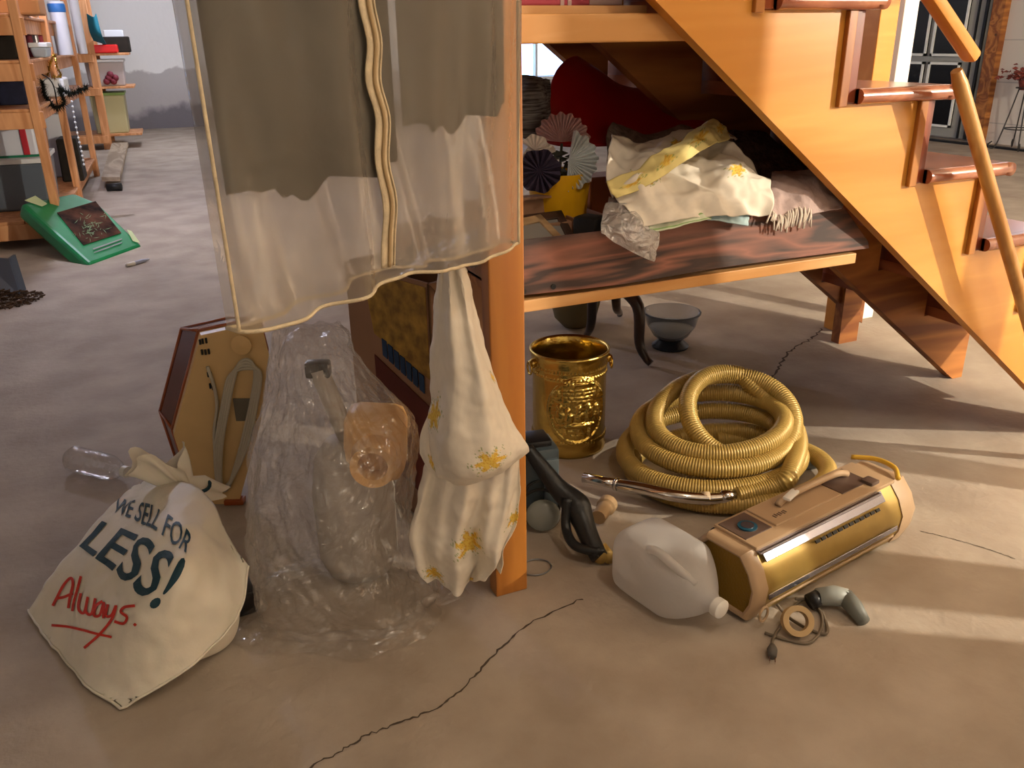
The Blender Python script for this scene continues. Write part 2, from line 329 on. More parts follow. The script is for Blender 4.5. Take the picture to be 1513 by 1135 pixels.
# unseen timber added between the work lamp and the stairs (right of the picture): posts and a leaning sheet that shade the floor in bands
mat('ply', 'b08c60', .8)
def band_post(s0, s1, name, label, dep=.09, z1=ZC):
    ax_ = np.array([.72, -.69, 0]); pr_ = np.array([.69, .72, 0]); LS = 3.5*.69-2.4*.72; dc = np.array([3.5, -2.4, 0])-ax_*1.75
    k0, k1 = (s0-LS)*.5, (s1-LS)*.5; c = dc+pr_*(k0+k1)/2; R_ = np.stack([ax_, pr_, np.array([0, 0, 1.])], 1)
    return tag(MB().box(c+[0, 0, z1/2], (dep, k1-k0, z1), R_, .002).build(name, M['pine_post' if dep > .05 else 'ply']), label, 'post' if dep > .05 else 'board')
band_post(.83, .97, 'shade_post', 'slim unseen timber post added near the work lamp to shade the floor')
band_post(.19, .385, 'shade_post', 'wider unseen timber post added near the work lamp to shade the floor')
band_post(-2.0, .09, 'shade_sheet', 'unseen plywood sheet added near the work lamp to shade the floor', .03, 2.0)
# ================================================================== STAIRS
RUN, RISE = .231, .178
tk = lambda k: .487+RUN*k
zb = lambda k: 1.139-RISE*k
WID = .96
st = thing('staircase', 'open orange pine staircase with reddish varnished treads descending to the right', 'staircase', (1.78, 0, 0))
K0, K1 = -6, 5
def carriage(name, o0, o1, lift, m, base=1.775, sl=.77):
    up = []
    for k in range(K0, K1+1): up += [(tk(k), zb(k)), (tk(k+1), zb(k))]
    x_end = tk(K1+1); low = lambda t: max(0.0, sl*(base-t)+lift)
    poly = [(tk(K0), min(zb(K0)-.05, low(tk(K0))))]+up
    poly += [(x_end, max(0, zb(K1)-RISE)), (x_end, 0)] if low(x_end) <= .02 else [(x_end, low(x_end))]
    t0 = base+lift/sl
    if t0 < x_end: poly += [(t0, 0)]
    # dedupe
    q = []
    for p in poly:
        if not q or (abs(p[0]-q[-1][0])+abs(p[1]-q[-1][1])) > 1e-4: q.append(p)
    return MB().prism([(p[0], o0, p[1]) for p in q], (0, o1-o0, 0)).build(name, M[m], st)
carriage('stringer', 0, .03, 0, 'pine_stringer'); 
# lift of inner carriages read from their lower edges in the photograph
def lift_at(px, py, o): p = O(px, py, o); return p[2]-.77*(1.775-p[0])
carriage('carriage', .46, .50, lift_at(1300, 458, .46), 'knotty'); lf = lift_at(1240, 450, .94); carriage('carriage', .92, .96, lf, 'knotty')
for k in range(K0, K1+1):
    ta, te = tk(k)+.045, tk(k+1)+.085
    z0, z1 = zb(k), zb(k)+.031
    tr = MB().b2((tk(k)+.02, .0, z0), (te-.016, WID+.02, z1)).build('tread', M['red_tread'], st)
    # bullnose front and return nosing along the near end
    nb = MB(); r = .0155
    nb.tube([(te-.016, -.028, z0+r), (te-.016, WID+.02, z0+r)], r, 12); nb.build('nosing', M['red_tread'], st, True)
    rn = MB(); rn.tube([(ta, -.014, z0+r), (te-.012, -.014, z0+r)], r, 14); rn.b2((ta, -.014, z0), (te-.016, .001, z1)); rn.build('return_nosing', M['red_tread'], st, auto=35)
    zt = zb(k-1)
    MB().b2((tk(k)+.022, -.006, z0+.002), (tk(k)+.045, WID, zt), .002).build('riser', M['riser_wood'], st)
    MB().b2((tk(k)-.002, -.012, z0-.004), (tk(k)+.02, .0, zt), .002).build('riser_trim', M['pine_post'], st)
# support leg under the far carriage
pl = F(1232, 497)
MB().b2((pl[0]-.05, .90, 0), (pl[0]+.04, .94, .26)).build('leg', M['knotty'], st)
# post at the far side of the stairs and the white column next to it
a = O(1296, 60, 1.0); b = O(1323, 60, 1.0)
tag(MB().b2((a[0], 1.0, 0), (b[0], 1.08, ZC), .004).build('stair_post', M['pine_stringer']), 'orange pine post beyond the stairs beside the white column', 'post')
c = O(1337, 60, 1.1); tag(MB().b2((c[0]-.035, 1.09, 0), (c[0]+.035, 1.16, ZC), .004).build('white_column', M['white_paint']), 'white painted column beyond the stair treads', 'column')
# handrail and loose pole
E1 = O(1437, 86, -.05); E0 = O(1374, -8, -.05); dirr = (E0-E1)/np.linalg.norm(E0-E1); E2 = E1+dirr*.92
hr = thing('handrail', 'orange wooden handrail ending above the lower stairs', 'handrail', E1)
MB().box((E1+E2)/2, (.027, .036, float(np.linalg.norm(E2-E1))), frame(dirr, (0, 1, 0)), .008).build('rail', M['pine_stringer'], hr, auto=40)
for s in (.35, .82):
    p = E1+dirr*s; MB().tube([p+[0, 0, -.01], p+[0, .03, -.06], p+[0, .055, -.10]], .006, 8).build('bracket', M['grey_metal'], hr, True)
a = O(1415, 112, -.075); b = O(1513, 485, -.075); v = (b-a)/np.linalg.norm(b-a); s_ = -a[2]/v[2]; foot = a+v*s_
pm = MB(); pr = .0155; PP = [foot+[0, -.03, .0]]; PP += [foot*(1-q)+a*q+np.array([0, -.03*(1-q), 0]) for q in (.3, .6, .9, .985)]; PP.append(a+(a-b)/np.linalg.norm(a-b)*.012)
pm.tube(PP, [pr, pr, pr, pr, pr, pr*.72], 16); tag(pm.build('wooden_pole', M['dowel_wood'], None, auto=40), 'round wooden pole leaning against the lower stair treads', 'pole')
# ================================================================== POST AND UNDER-STAIR SHELVES
tag(MB().b2((-.058, -.002, 0), (.014, .036, ZC), .003).build('support_post', M['pine_post']), 'tall orange pine post standing in the middle of the floor', 'post')
us = thing('under_stair_shelf', 'wooden shelf built between the post and the stairs', 'shelf', (.014, .04, 0))
MB().b2((.015, .036, .606), (.87, .075, .630), .002).build('shelf_edge', M['pine_beam'], us)
for i in range(4): MB().b2((.015, .078+.2*i, .612), (.87, .078+.2*i+.196, .628)).build('shelf_board', M['knotty'], us)
lp = surf([[(.015, .040, .642), (.25, .030, .638), (.5, .036, .642), (.9, .038, .638)], [(.015, .046, .69), (.25, .042, .688), (.5, .044, .692), (.9, .046, .69)], [(.015, .055, .744), (.25, .052, .744), (.5, .052, .744), (.865, .052, .738)]], 24, 8)
lp[..., 0] = np.where(lp[..., 0] > .815+(.745-lp[..., 2])*.9, np.minimum(lp[..., 0], .815+(.745-lp[..., 2])*.9), lp[..., 0])
sheet('lip_panel', lp, M['walnut_laminate'], us, .014, smooth=False)
for x, y in ((774, 431), (818, 424)): MB().lathe([(0, 0), (.0055, 0), (.0055, .004), (0, .004)], O(x, y, .030), frame((0, 1, 0)), 10).build('screw_hole', M['black'], us)
MB().b2((.015, .03, 1.088), (.46, .068, 1.136), .003).build('shelf_beam', M['pine_beam'], us)
MB().b2((.015, .068, 1.136), (.30, .62, 1.150)).build('upper_board', M['pine_beam'], us)
MB().b2((.015, .58, 1.088), (.36, .62, 1.136)).build('rear_beam', M['pine_beam'], us)
MB().b2((.015, .84, .57), (.95, .88, .61)).build('rear_bearer', M['knotty'], us)
# ================================================================== GARMENT BAG
filmmat('frosted_film', 'd8cdbb', .36, .2, .09, .12, 18, .5)
mat('cream_tape', 'd8c6a4', .8, var=.15, vscale=60, bump=.2, bscale=300); mat('zip_teeth', 'b49a72', .6)
mat('dark_garment', '161a18', .95, var=.3, vscale=6, bump=.3, bscale=80); mat('grey_garment', '4c4a46', .95, var=.25, vscale=6)
ga = D(333, 492, .97); gb = D(752, 358, 1.42); gz = .78
gax = np.array([gb[0]-ga[0], gb[1]-ga[1], 0]); GW = np.linalg.norm(gax); gax /= GW; gn = np.array([gax[1], -gax[0], 0])   # gn points to the viewer
gbag = thing('garment_bag', 'frosted clear vinyl garment bag hanging by the post with a cream zipper', 'garment bag', ((ga[0]+gb[0])/2, (ga[1]+gb[1])/2, gz))
GTOP = 1.62
def gpt(s, z, dep): 
    # s 0..1 across, slight flare towards the hem, shoulders at the top
    h = (z-gz)/(GTOP-gz); wid = 1-.0*h; 
    if h > .8: wid *= 1-.5*((h-.8)/.2)**1.5
    c = .5+.02*h; x = c+(s-.5)*wid-.05*h*(1-s)+.02
    return np.array([ga[0], ga[1], 0])+gax*(x*GW)+gn*dep+np.array([0, 0, z])
def gsheet(name, sgn, m):
    nu, nv = 90, 110; G = np.zeros((nv, nu, 3))
    for i in range(nv):
        for j in range(nu):
            s = j/(nu-1); h = i/(nv-1); z = gz+h*(GTOP-gz)
            edge = (4*s*(1-s))**.5
            fold = .012*sin(s*23+1.5*sin(h*5)+2.2*h)*(1-.5*h)+.008*sin(s*41+h*6+1)*(1-h)+.020*noise.noise(Vector((s*5+h*2.5*(1 if sgn > 0 else 2), h*2.2, sgn*3.1)))
            fold *= min(1, abs(s-(.63+.03*(1-h)))/.10) if sgn > 0 else 1
            dep = sgn*(.012+.062*edge*min(1, .25+h*1.6))+fold*edge
            zz = z-.008*(1-h)**3*sin(s*9+.5)*edge+(.03*max(0, .16-s)/.16*(-1) if h < .02 else 0)*0
            G[i, j] = gpt(s, zz, dep)
    return G
GF = gsheet('f', 1, None); GB = gsheet('b', -1, None)
sheet('front_film', GF, M['frosted_film'], gbag, 0)
sheet('back_film', GB, M['frosted_film'], gbag, 0)
hem = np.concatenate([GF[0], GB[0][::-1]]); MB().tube(hem, .0028, 6, closed=True).build('hem', M['cream_tape'], gbag, True)
for j in (0, -1): MB().tube(GF[:, j], .0025, 6).build('side_seam', M['cream_tape'], gbag, True)
# zipper tape follows the front film
def gf_at(px_list):
    out = []; PR = np.array([[proj(p) for p in row] for row in GF[:, ::2]])
    for px in px_list:
        d2 = ((PR-np.array(px))**2).sum(2); i, j = np.unravel_index(d2.argmin(), d2.shape); out.append(GF[i, j*2])
    return np.array(out)
zc = [(536, -330), (538, -240), (540, -150), (541, -60), (542, 0), (548, 60), (552, 120), (566, 180), (562, 240), (573, 300), (573, 345), (568, 396)]
ZP = cr(gf_at(zc), 90)+gn*.006
def ribbon(name, P, w, m, parent, off=0., th=.002, wav=0.):
    ex = gax; G = np.stack([np.array([p+ex*(q*w+wav*sin(i*.5)) + gn*off for i, p in enumerate(P)]) for q in (-.5, -.2, .2, .5)], 1)
    return sheet(name, G, m, parent, th)
zt_ = ribbon('zipper_tape', ZP, .025, M['cream_tape'], gbag, 0, .002, .0008)
MB().tube(ZP+gn*.003, .0026, 6).build('zipper_teeth', M['zip_teeth'], zt_, True)
MB().tube(ZP+gn*.002+gax*.0105, .0016, 5).build('tape_edge', M['cream_tape'], zt_, True)
# clothes inside
def cloth_in(name, label, s0, s1, zbot, m, th, slope):
    nu, nv = 44, 50; G = np.zeros((nv, nu*2, 3))
    for i in range(nv):
        h = i/(nv-1)
        for j in range(nu*2):
            a = 2*pi*j/(nu*2); q = .5-.5*cos(a); s = s0+(s1-s0)*q; z = zbot+slope*q+h*(GTOP-.1-zbot)
            if h > .8: s = .5+(s-.5)*(1-.5*((h-.8)/.2)**1.5)
            dep = th*sin(a)*(1+.3*sin(q*17))*.9; z += (.012*sin(q*13)+.008*sin(q*29+1))*(1-h)
            G[i, j] = gpt(s, z, dep)
    return tag(loftgrid(name, G, m, None, True, True), label, 'clothing', 'clothes in the garment bag')
cloth_in('dark_coat', 'dark charcoal coat showing through the left of the garment bag', .035, .53, gz+.150, M['dark_garment'], .024, .02)
cloth_in('grey_jacket', 'lighter grey garment behind the zipper of the hanging bag', .56, .96, gz+.20, M['grey_garment'], .024, .03)
hk = gpt(.52, GTOP, 0); hook = thing('coat_hanger', 'wire coat hanger holding up the garment bag', 'hanger', hk)
MB().tube(cr([hk+gax*-.13+[0, 0, -.06], hk, hk+gax*.13+[0, 0, -.06]], 20), .004, 6).build('hanger_arms', M['grey_metal'], hook, True)
MB().tube(cr([hk, hk+[0, 0, .05], hk+gax*.02+[0, 0, .085], hk+gax*.0+[0, 0, .115], hk-gax*.025+[0, 0, .09]], 24), .003, 6).build('hook', M['grey_metal'], hook, True)
rod = MB().tube([hk+[-.01, 0, .100]-gn*.14, hk+[-.01, 0, .100]+gn*.25], .009, 10); rodT = thing('hanging_rod', 'steel rod under the ceiling carrying the garment bag', 'rod', hk)
rod.build('bar', M['grey_metal'], rodT, True)
for q in (-.12, .22): p = hk+[-.01, 0, .100]+gn*q; MB().tube([p, (p[0], p[1], ZC)], .006, 8).build('drop', M['grey_metal'], rodT, True)
# ================================================================== SHOPPING BAG WITH LETTERING
BC = [[(40, 902, .006), (78, 956, .006), (125, 1008, .006), (176, 1048, .006)],
      [(92, 832, .10), (150, 872, .15), (212, 922, .15), (272, 990, .05)],
      [(150, 762, .17), (212, 790, .235), (280, 838, .235), (350, 910, .09)],
      [(196, 714, .19), (245, 702, .235), (305, 738, .24), (367, 836, .15)]]
BCW = np.array([[F(x, y, z) for (x, y, z) in r] for r in BC])
BS = surf(BCW, 90, 90); BS = wrinkle(BS, .010, 9, 3); edgef = lambda s: (1-(2*s-1)**8)
mat('bag_white', 'e4dcca', .55, var=.05, vscale=10, bump=.25, bscale=25, sss=.05); mat('ink_teal', '173c49', .6); mat('ink_red', 'd0301c', .6)
sb = thing('shopping_bag', 'stuffed white cloth shopping bag with teal and red lettering, tied at the top', 'bag', BS[45, 45]*[1, 1, 0])
bback = BCW.copy()
for i in range(4):
    for j in range(4):
        inner = 0 < i < 3 and 0 < j < 3
        if inner or (i == 3 and 0 < j < 3): pass
        if inner: bback[i, j] = bback[i, j]*[1, 1, 0]+[.03*i, .05*i, .012]
BK = surf(bback, 90, 90); BK[..., 2] = np.maximum(BK[..., 2], .006); w_ = np.minimum.reduce([np.minimum(np.arange(90), 89-np.arange(90))[:, None]*np.ones(90), np.minimum(np.arange(90), 89-np.arange(90))[None, :]*np.ones((90, 1))]); w_ = np.clip(w_/6, 0, 1)[..., None]
BS[..., 2] = np.maximum(BS[..., 2], .006)
BK = BS*(1-w_)+BK*w_
nv = nu = 90; V = np.concatenate([BS.reshape(-1, 3), BK.reshape(-1, 3)]); q = lambda i, j: i*nu+j
Fc = [(q(i, j), q(i, j+1), q(i+1, j+1), q(i+1, j)) for i in range(89) for j in range(89)]+[(8100+q(i, j), 8100+q(i+1, j), 8100+q(i+1, j+1), 8100+q(i, j+1)) for i in range(89) for j in range(89)]
bo = newmesh('bag_body', V, Fc, M['bag_white'], None, True); bm = bmesh.new(); bm.from_mesh(bo.data); bmesh.ops.remove_doubles(bm, verts=bm.verts, dist=.0006); bmesh.ops.recalc_face_normals(bm, faces=bm.faces); bm.to_mesh(bo.data); bm.free(); under(bo, sb)
MB().tube(np.concatenate([BS[0, :], BS[1:, -1]]), .0025, 5).build('seam', M['bag_white'], sb, True)
BN = gnorm(BS)
if (BN[45, 45]@(CAMP-BS[45, 45])) < 0: BN = -BN
BPX = np.array([[proj(p) for p in r] for r in BS])
def uv_at(px, py):
    d2 = ((BPX-np.array([px, py]))**2).sum(2); i, j = np.unravel_index(d2.argmin(), d2.shape); i = min(max(i, 1), 88); j = min(max(j, 1), 88)
    J = np.stack([(BPX[i+1, j]-BPX[i-1, j])/2, (BPX[i, j+1]-BPX[i, j-1])/2], 1); dd = np.clip(np.linalg.solve(J, np.array([px, py])-BPX[i, j]), -1, 1); return float(i+dd[0]), float(j+dd[1])
def bs_eval(i, j, off):
    i = min(max(i, 0), 88.999); j = min(max(j, 0), 88.999); a, b = int(i), int(j); f, g = i-a, j-b
    I = lambda A: (A[a, b]*(1-f)*(1-g)+A[a+1, b]*f*(1-g)+A[a, b+1]*(1-f)*g+A[a+1, b+1]*f*g)
    return I(BS)+I(BN)*off
def textmesh(body):
    c = bpy.data.curves.new('t', 'FONT'); c.body = body; c.size = 1; c.offset = .012; c.resolution_u = 3; o = bpy.data.objects.new('t', c); COL.objects.link(o)
    dg = bpy.context.evaluated_depsgraph_get(); me = bpy.data.meshes.new_from_object(o.evaluated_get(dg)); bpy.data.objects.remove(o)
    bm = bmesh.new(); bm.from_mesh(me); bmesh.ops.triangulate(bm, faces=bm.faces)
    for _ in range(3):
        E_ = [e for e in bm.edges if e.calc_length() > .12]
        if not E_: break
        bmesh.ops.subdivide_edges(bm, edges=E_, cuts=1); bmesh.ops.triangulate(bm, faces=bm.faces)
    bm.verts.ensure_lookup_table(); V = np.array([v.co[:] for v in bm.verts]); Fc = [[v.index for v in f.verts] for f in bm.faces]; bm.free(); bpy.data.meshes.remove(me)
    V[:, 0] -= V[:, 0].min(); V[:, 1] -= V[:, 1].min(); V[:, 0] /= V[:, 0].max(); V[:, 1] /= V[:, 1].max(); return V, Fc
def bag_text(name, body, TL, TR, BR, BL, m):
    V, Fc = textmesh(body); c = [np.array(uv_at(*p)) for p in (BL, BR, TR, TL)]; P = []
    for v in V:
        x, y = v[0], v[1]; ij = c[0]*(1-x)*(1-y)+c[1]*x*(1-y)+c[2]*x*y+c[3]*(1-x)*y; P.append(bs_eval(ij[0], ij[1], .0016))
    return under(newmesh(name, P, Fc, m), sb)
bag_text('printed_words', 'WE SELL FOR', (177, 737), (287, 795), (275, 818), (166, 757), M['ink_teal'])
bag_text('printed_word', 'LESS!', (152, 770), (277, 829), (229, 902), (117, 808), M['ink_teal'])
zz = lambda p: (20+p[0]/2.7025, 640+p[1]/2.7025)
ST = [[(160, 690), (180, 650), (205, 605), (232, 580), (240, 605), (228, 660), (222, 700)], [(178, 660), (205, 655), (240, 640)], [(272, 572), (258, 625), (245, 670), (238, 712)],
      [(272, 640), (262, 700), (285, 718), (300, 655), (292, 712), (315, 722), (330, 660)], [(358, 672), (332, 692), (325, 728), (348, 726), (364, 678), (362, 740)],
      [(380, 685), (372, 728), (394, 728), (412, 690), (396, 742), (345, 805), (285, 858)], [(488, 690), (448, 695), (432, 714), (456, 735), (442, 760), (405, 752)], [(484, 760), (492, 768)], [(155, 768), (230, 775), (330, 800), (395, 814)]]
rb = MB()
for s_ in ST:
    P2 = cr([zz(p) for p in s_], len(s_)*7); wpx = 3.4 if s_ is not ST[-1] else 3.0; V = []
    for i, p in enumerate(P2):
        t = P2[min(i+1, len(P2)-1)]-P2[max(i-1, 0)]; n_ = np.array([-t[1], t[0]])/(np.linalg.norm(t)+1e-9)
        for sg in (-1, 1): V.append(bs_eval(*uv_at(*(p+n_*sg*wpx*.6)), .0018))
    rb.add(V, [(2*i, 2*i+1, 2*i+3, 2*i+2) for i in range(len(P2)-1)])
rb.build('red_handwriting', M['ink_red'], sb)
# knotted top
kp = F(283, 712, .225)
G = []
for i in range(26):
    h = i/25; rad = .024+.045*(1-h)**2 if h < .35 else .024+.034*((h-.35)/.65)
    ring = []
    for j in range(40):
        a = 2*pi*j/40; rr = rad*(1+.16*sin(a*7+h*3)+.35*h*noise.noise(Vector((cos(a)*1.5, sin(a)*1.5, h*2))))
        flat = 1-.6*max(0, h-.35)
        ring.append(kp+np.array([-.075*h-.0, .03*h, -.045+.12*h])*.8+np.array([rr*cos(a), rr*sin(a)*flat*.7, .025*h*sin(a*3+1)]))
    G.append(ring)
loftgrid('knotted_top', np.array(G), M['bag_white'], sb, False, False)
MB().tube([kp+np.array([.036*cos(a), .028*sin(a), -.012+.004*sin(2*a)]) for a in np.linspace(0, 2*pi, 24)[:-1]], .004, 6, closed=True).build('tie', M['ink_teal'], sb, True)
# ================================================================== BEIGE APPLIANCE WITH AMBER LID
mat('beige_plastic', 'd2b078', .45, var=.06, vscale=12); mat('amber_frame', '9c4a18', .3, coat=.4); mat('amber_clear', '6a3020', .15, trans=.35, spec=.6); mat('smoke_panel', '55403a', .2); mat('grey_cord', 'b4ac98', .5); mat('label_print', '6a6252', .7)
ap = thing('portable_appliance', 'beige appliance on end with amber smoked lid and wrapped grey cord', 'appliance', F(325, 745))
AY = 1.93
pan = [D(x, y, AY) for x, y in ((296, 492), (385, 472), (397, 520), (385, 620), (352, 742), (290, 742), (256, 640))]
bz = min(p[2] for p in pan)
for p in pan: p[2] = max(p[2]-bz, 0.0)
nrm = np.cross(pan[1]-pan[0], pan[5]-pan[0]); nrm /= np.linalg.norm(nrm)
if nrm@(CAMP-pan[0]) < 0: nrm = -nrm
back = -nrm*.035-_r0*.015; MB().prism(pan, back).build('body', M['beige_plastic'], ap)
lidv = np.array(D(262, 462, 2.03)-D(296, 492, AY)); lidv[2] = .012
lid0 = [p+back for p in pan]; cen = sum(lid0)/len(lid0)
lv = -nrm*.07-_r0*.075
lidp = [cen+(p-cen)*.86+lv+np.array([0, 0, .012]) for p in lid0]
for p in lidp: p[2] = max(p[2], .004)
n_ = len(pan); ald = MB().add(lid0+lidp, [(i, (i+1) % n_, n_+(i+1) % n_, n_+i) for i in range(n_)]+[tuple(range(n_, 2*n_))]).build('amber_lid', M['amber_clear'], ap)
for i in range(n_):
    j = (i+1) % n_; MB().tube([lid0[i], lid0[j]], .006, 6).build('lid_rim', M['amber_frame'], ap, True); MB().tube([lidp[i], lidp[j]], .004, 6).build('lid_rim', M['amber_frame'], ald, True); MB().tube([lid0[i], lidp[i]], .004, 6).build('lid_rib', M['amber_frame'], ald, True)
def onpan(x, y, off=.002):
    d = ray(x, y); return CAMP+d*(((pan[0]-CAMP)@nrm)/(d@nrm))+nrm*off
dz = np.array([0, 0, -bz])
for (x, y) in [(296, 505), (300, 504), (305, 503), (299, 520), (304, 520), (309, 519), (308, 553), (312, 553), (311, 570), (315, 572)]:
    MB().box(onpan(x, y), (.004, .004, .013), frame(nrm)[:, [0, 2, 1]]).build('vent_slot', M['black'], ap)
pb_ = MB(); pb_.lathe([(0, 0), (.022, 0), (.024, .008), (.0, .012)], onpan(358, 508), frame(nrm), 20); pb_.build('round_boss', M['beige_plastic'], ap, auto=40)
MB().box(onpan(362, 605), (.05, .06, .001), frame(nrm)).build('rating_label', M['label_print'], ap)
cord = []
for lp_ in range(4):
    o_ = lp_*3.2; cord += [(322+o_*.7, 708+o_), (320+o_, 660), (330+o_, 600), (338+o_, 560), (350+o_*.6, 540-o_*1.2+6), (370, 534-o_*1.3+8), (386-o_*.8, 550), (380-o_, 600), (366-o_, 660), (340, 712+o_*.5)]
    if lp_ == 1: pass
cord = [(308, 540), (318, 570), (322, 600), (318, 640)]+cord
CP = cr([onpan(x, y, .008+.004*((i // 5) % 2)) for i, (x, y) in enumerate(cord)], 260); CP[:, 2] = np.maximum(CP[:, 2], .006); MB().tube(CP, .0042, 7).build('cord', M['grey_cord'], ap, True)
MB().box(F(347, 741)+[0, -.01, .008], (.05, .03, .014), rotz(-.4), .003).build('foot', M['amber_frame'], ap)
# ================================================================== CLEAR PLASTIC BAG
filmmat('crinkled_film', 'f2ece4', .12, .15, .06, .8, 16, .35, .075); mat('tub_grey', 'b4aea6', .6, var=.1, vscale=6); mat('tan_plastic', 'e2b06a', .45, var=.06)
hb = thing('tan_blower', 'tan plastic appliance with a round outlet inside the clear bag', 'appliance', F(520, 900))
c0 = D(550, 668, 1.56); Rf = np.stack([_r0, np.array([0, 0, 1.]), -_h], 1)       # columns: right, up, towards viewer
Rt = Rf@rotz(-.08)
MB().box(c0+_h*.05, (.125, .155, .10), Rt, .028).build('housing', M['tan_plastic'], hb, auto=50)
no = MB(); no.lathe([(.0, -.02), (.030, -.02), (.030, .03), (.045, .034), (.048, .0), (.052, -.02)], c0+Rf@np.array([.006, -.012, .012]), Rt, 36, False); no.build('outlet', M['tan_plastic'], hb, auto=50)
bcx = np.array([c0[0], c0[1], 0])+_h*.07-_r0*.06
MB().lathe([(0, 0.012), (.07, .012), (.085, .05), (.088, .2), (.075, .285), (.05, .32), (0, .33)], bcx, None, 28).build('tub', M['tub_grey'], hb, True)
MB().box(D(470, 545, 1.62), (.05, .03, .035), rotz(-YAW), .006).build('grip', M['black_plastic'], hb, auto=40); MB().tube([bcx+[0, 0, .32], D(470, 545, 1.62)], .02, 12).build('neck', M['tub_grey'], hb, True)
cb = thing('clear_plastic_bag', 'crinkled clear plastic bag standing on the floor before the cardboard box', 'plastic bag', F(500, 930))
rings = [(505, 935, .30, .14, .001), (500, 925, .285, .16, .035), (495, 880, .275, .18, .1), (480, 800, .26, .18, .19), (487, 720, .262, .18, .28), (494, 640, .25, .165, .37), (478, 560, .175, .125, .455), (463, 500, .135, .085, .525), (462, 465, .12, .05, .56), (462, 452, .10, .018, .575)]
base = F(500, 870); G = []
RG = cr([(0, 0, r[2], r[3], r[4]) for r in rings], 180)
for i, (a_, b_, wx, wy, z) in enumerate(RG):
    h = i/179; pxc = np.interp(z, [r[4] for r in rings], [r[0] for r in rings]); c_ = D(pxc, 600, 1.56); c_ = np.array([c_[0], c_[1], 0])-_h*.0
    kk = np.interp(pxc, [400, 600], [0, 0]); ring = []
    # keep the axis where the photograph shows it at this height
    d_ = 1.50+.12*h
    zx = np.array([CAMP[0], CAMP[1], 0])+_h*d_+_r0*((pxc-CX)/FPX*(d_*cos(PIT)+(1.1-z)*sin(PIT)))
    for j in range(150):
        a = 2*pi*j/150; rr = 1+.05*sin(a*5+h*4)+.05*noise.noise(Vector((cos(a)*2, sin(a)*2, h*4)))
        v = abs(noise.fractal(Vector((cos(a)*3.2+h*2.0, sin(a)*3.2, h*5.5)), 1, 2, 4)); rr -= .12*v-.03
        v2 = abs(noise.noise(Vector((cos(a)*9+h*14, sin(a)*9, h*11+4)))); rr -= .05*v2; rr += .03*noise.noise(Vector((cos(a)*5+h*9, sin(a)*5-h*6, h*20)))
        ring.append(zx+_r0*(wx*.5*rr*cos(a)*1.26)+_h*(wy*.9*rr*sin(a))+np.array([0, 0, max(.001, z+.02*noise.noise(Vector((cos(a)*2, sin(a)*2, h*3+9)))*min(1, h*4))]))
    G.append(ring)
G = np.array(G); G[..., 2] = np.maximum(G[..., 2], .002)
loftgrid('film', G, M['crinkled_film'], cb, False, False, False)
# loose skirt of film spread on the floor
SK = []
for i in range(14):
    q_ = i/13; ring = []
    for j in range(120):
        a = 2*pi*j/120; p = G[5, (j*150)//120]; dirv = (p-G[5].mean(0)); dirv[2] = 0; rr = .05*q_*(1+.8*noise.noise(Vector((cos(a)*2.2, sin(a)*2.2, 2.))))
        ring.append(np.array([p[0], p[1], 0])+dirv/np.linalg.norm(dirv)*rr+np.array([0, 0, .004+.020*(1-q_)+.008*abs(noise.noise(Vector((a*6, q_*3, 1.))))]))
    SK.append(ring)
loftgrid('skirt', np.array(SK), M['crinkled_film'], cb)
# ================================================================== CARDBOARD BOX
mat('cardboard', '9a7458', .85, var=.08, vscale=6); mat('carton_print_yellow', 'b89038', .7, color2='7c5c24', vscale=30, var=.1); mat('carton_print_blue', '203c5c', .7); mat('carton_print_red', '6c2c1a', .7, color2='512012', vscale=5)
cx = thing('cardboard_box', 'tall printed cardboard box with open flaps behind the clear plastic bag', 'box', (-.2, .42, 0))
B0 = D(526, 560, 2.02); B1 = D(640, 560, 1.80); B0[2] = 0; B1[2] = 0; bh = D(526, 385, 2.02)[2]; e1 = B1-B0; L1 = np.linalg.norm(e1); e1 /= L1; e2 = np.array([-e1[1], e1[0], 0]); 
if e2@_h < 0: e2 = -e2
DP = .20; th = .005
for nm, a, b in (('front_panel', B0, B1), ('back_panel', B0+e2*DP, B1+e2*DP), ('side_panel', B0, B0+e2*DP), ('side_panel', B1, B1+e2*DP)):
    v = (b-a)/np.linalg.norm(b-a); n_ = np.array([-v[1], v[0], 0])*th; MB().prism([a, b, b+n_, a+n_], (0, 0, bh)).build(nm, M['cardboard'], cx)
MB().prism([B0, B1, B1+e2*DP, B0+e2*DP], (0, 0, .006)).build('bottom_panel', M['cardboard'], cx)
fl_ = MB(); fl_.prism([B1+[0, 0, bh], B1+e2*DP+[0, 0, bh], B1+e2*DP+[.07, .0, bh-.09], B1+[.07, 0, bh-.09]], e1*.004); fl_.build('flap', M['cardboard'], cx)
MB().prism([B0+e2*DP+[0, 0, bh], B1+e2*DP+[0, 0, bh], B1+e2*(DP+.06)+[0, 0, bh+.07], B0+e2*(DP+.06)+[0, 0, bh+.07]], e2*.004).build('flap', M['cardboard'], cx)
fo = lambda s, z, off=.0025: B0+e1*(L1*s)-e2*off+np.array([0, 0, z])
def fpatch(nm, pts, m, off=.003): P = [fo(s, z, off) for s, z in pts]; MB().prism(P, e2*.002).build(nm, m, cx)
fpatch('printed_picture', [(.32, bh-.16), (.97, bh-.225), (.97, bh-.01), (.22, bh-.01)], M['carton_print_yellow']); fpatch('printed_panel', [(.30, .12), (1.0, .05), (1.0, bh-.30), (.30, bh-.215)], M['carton_print_red'])
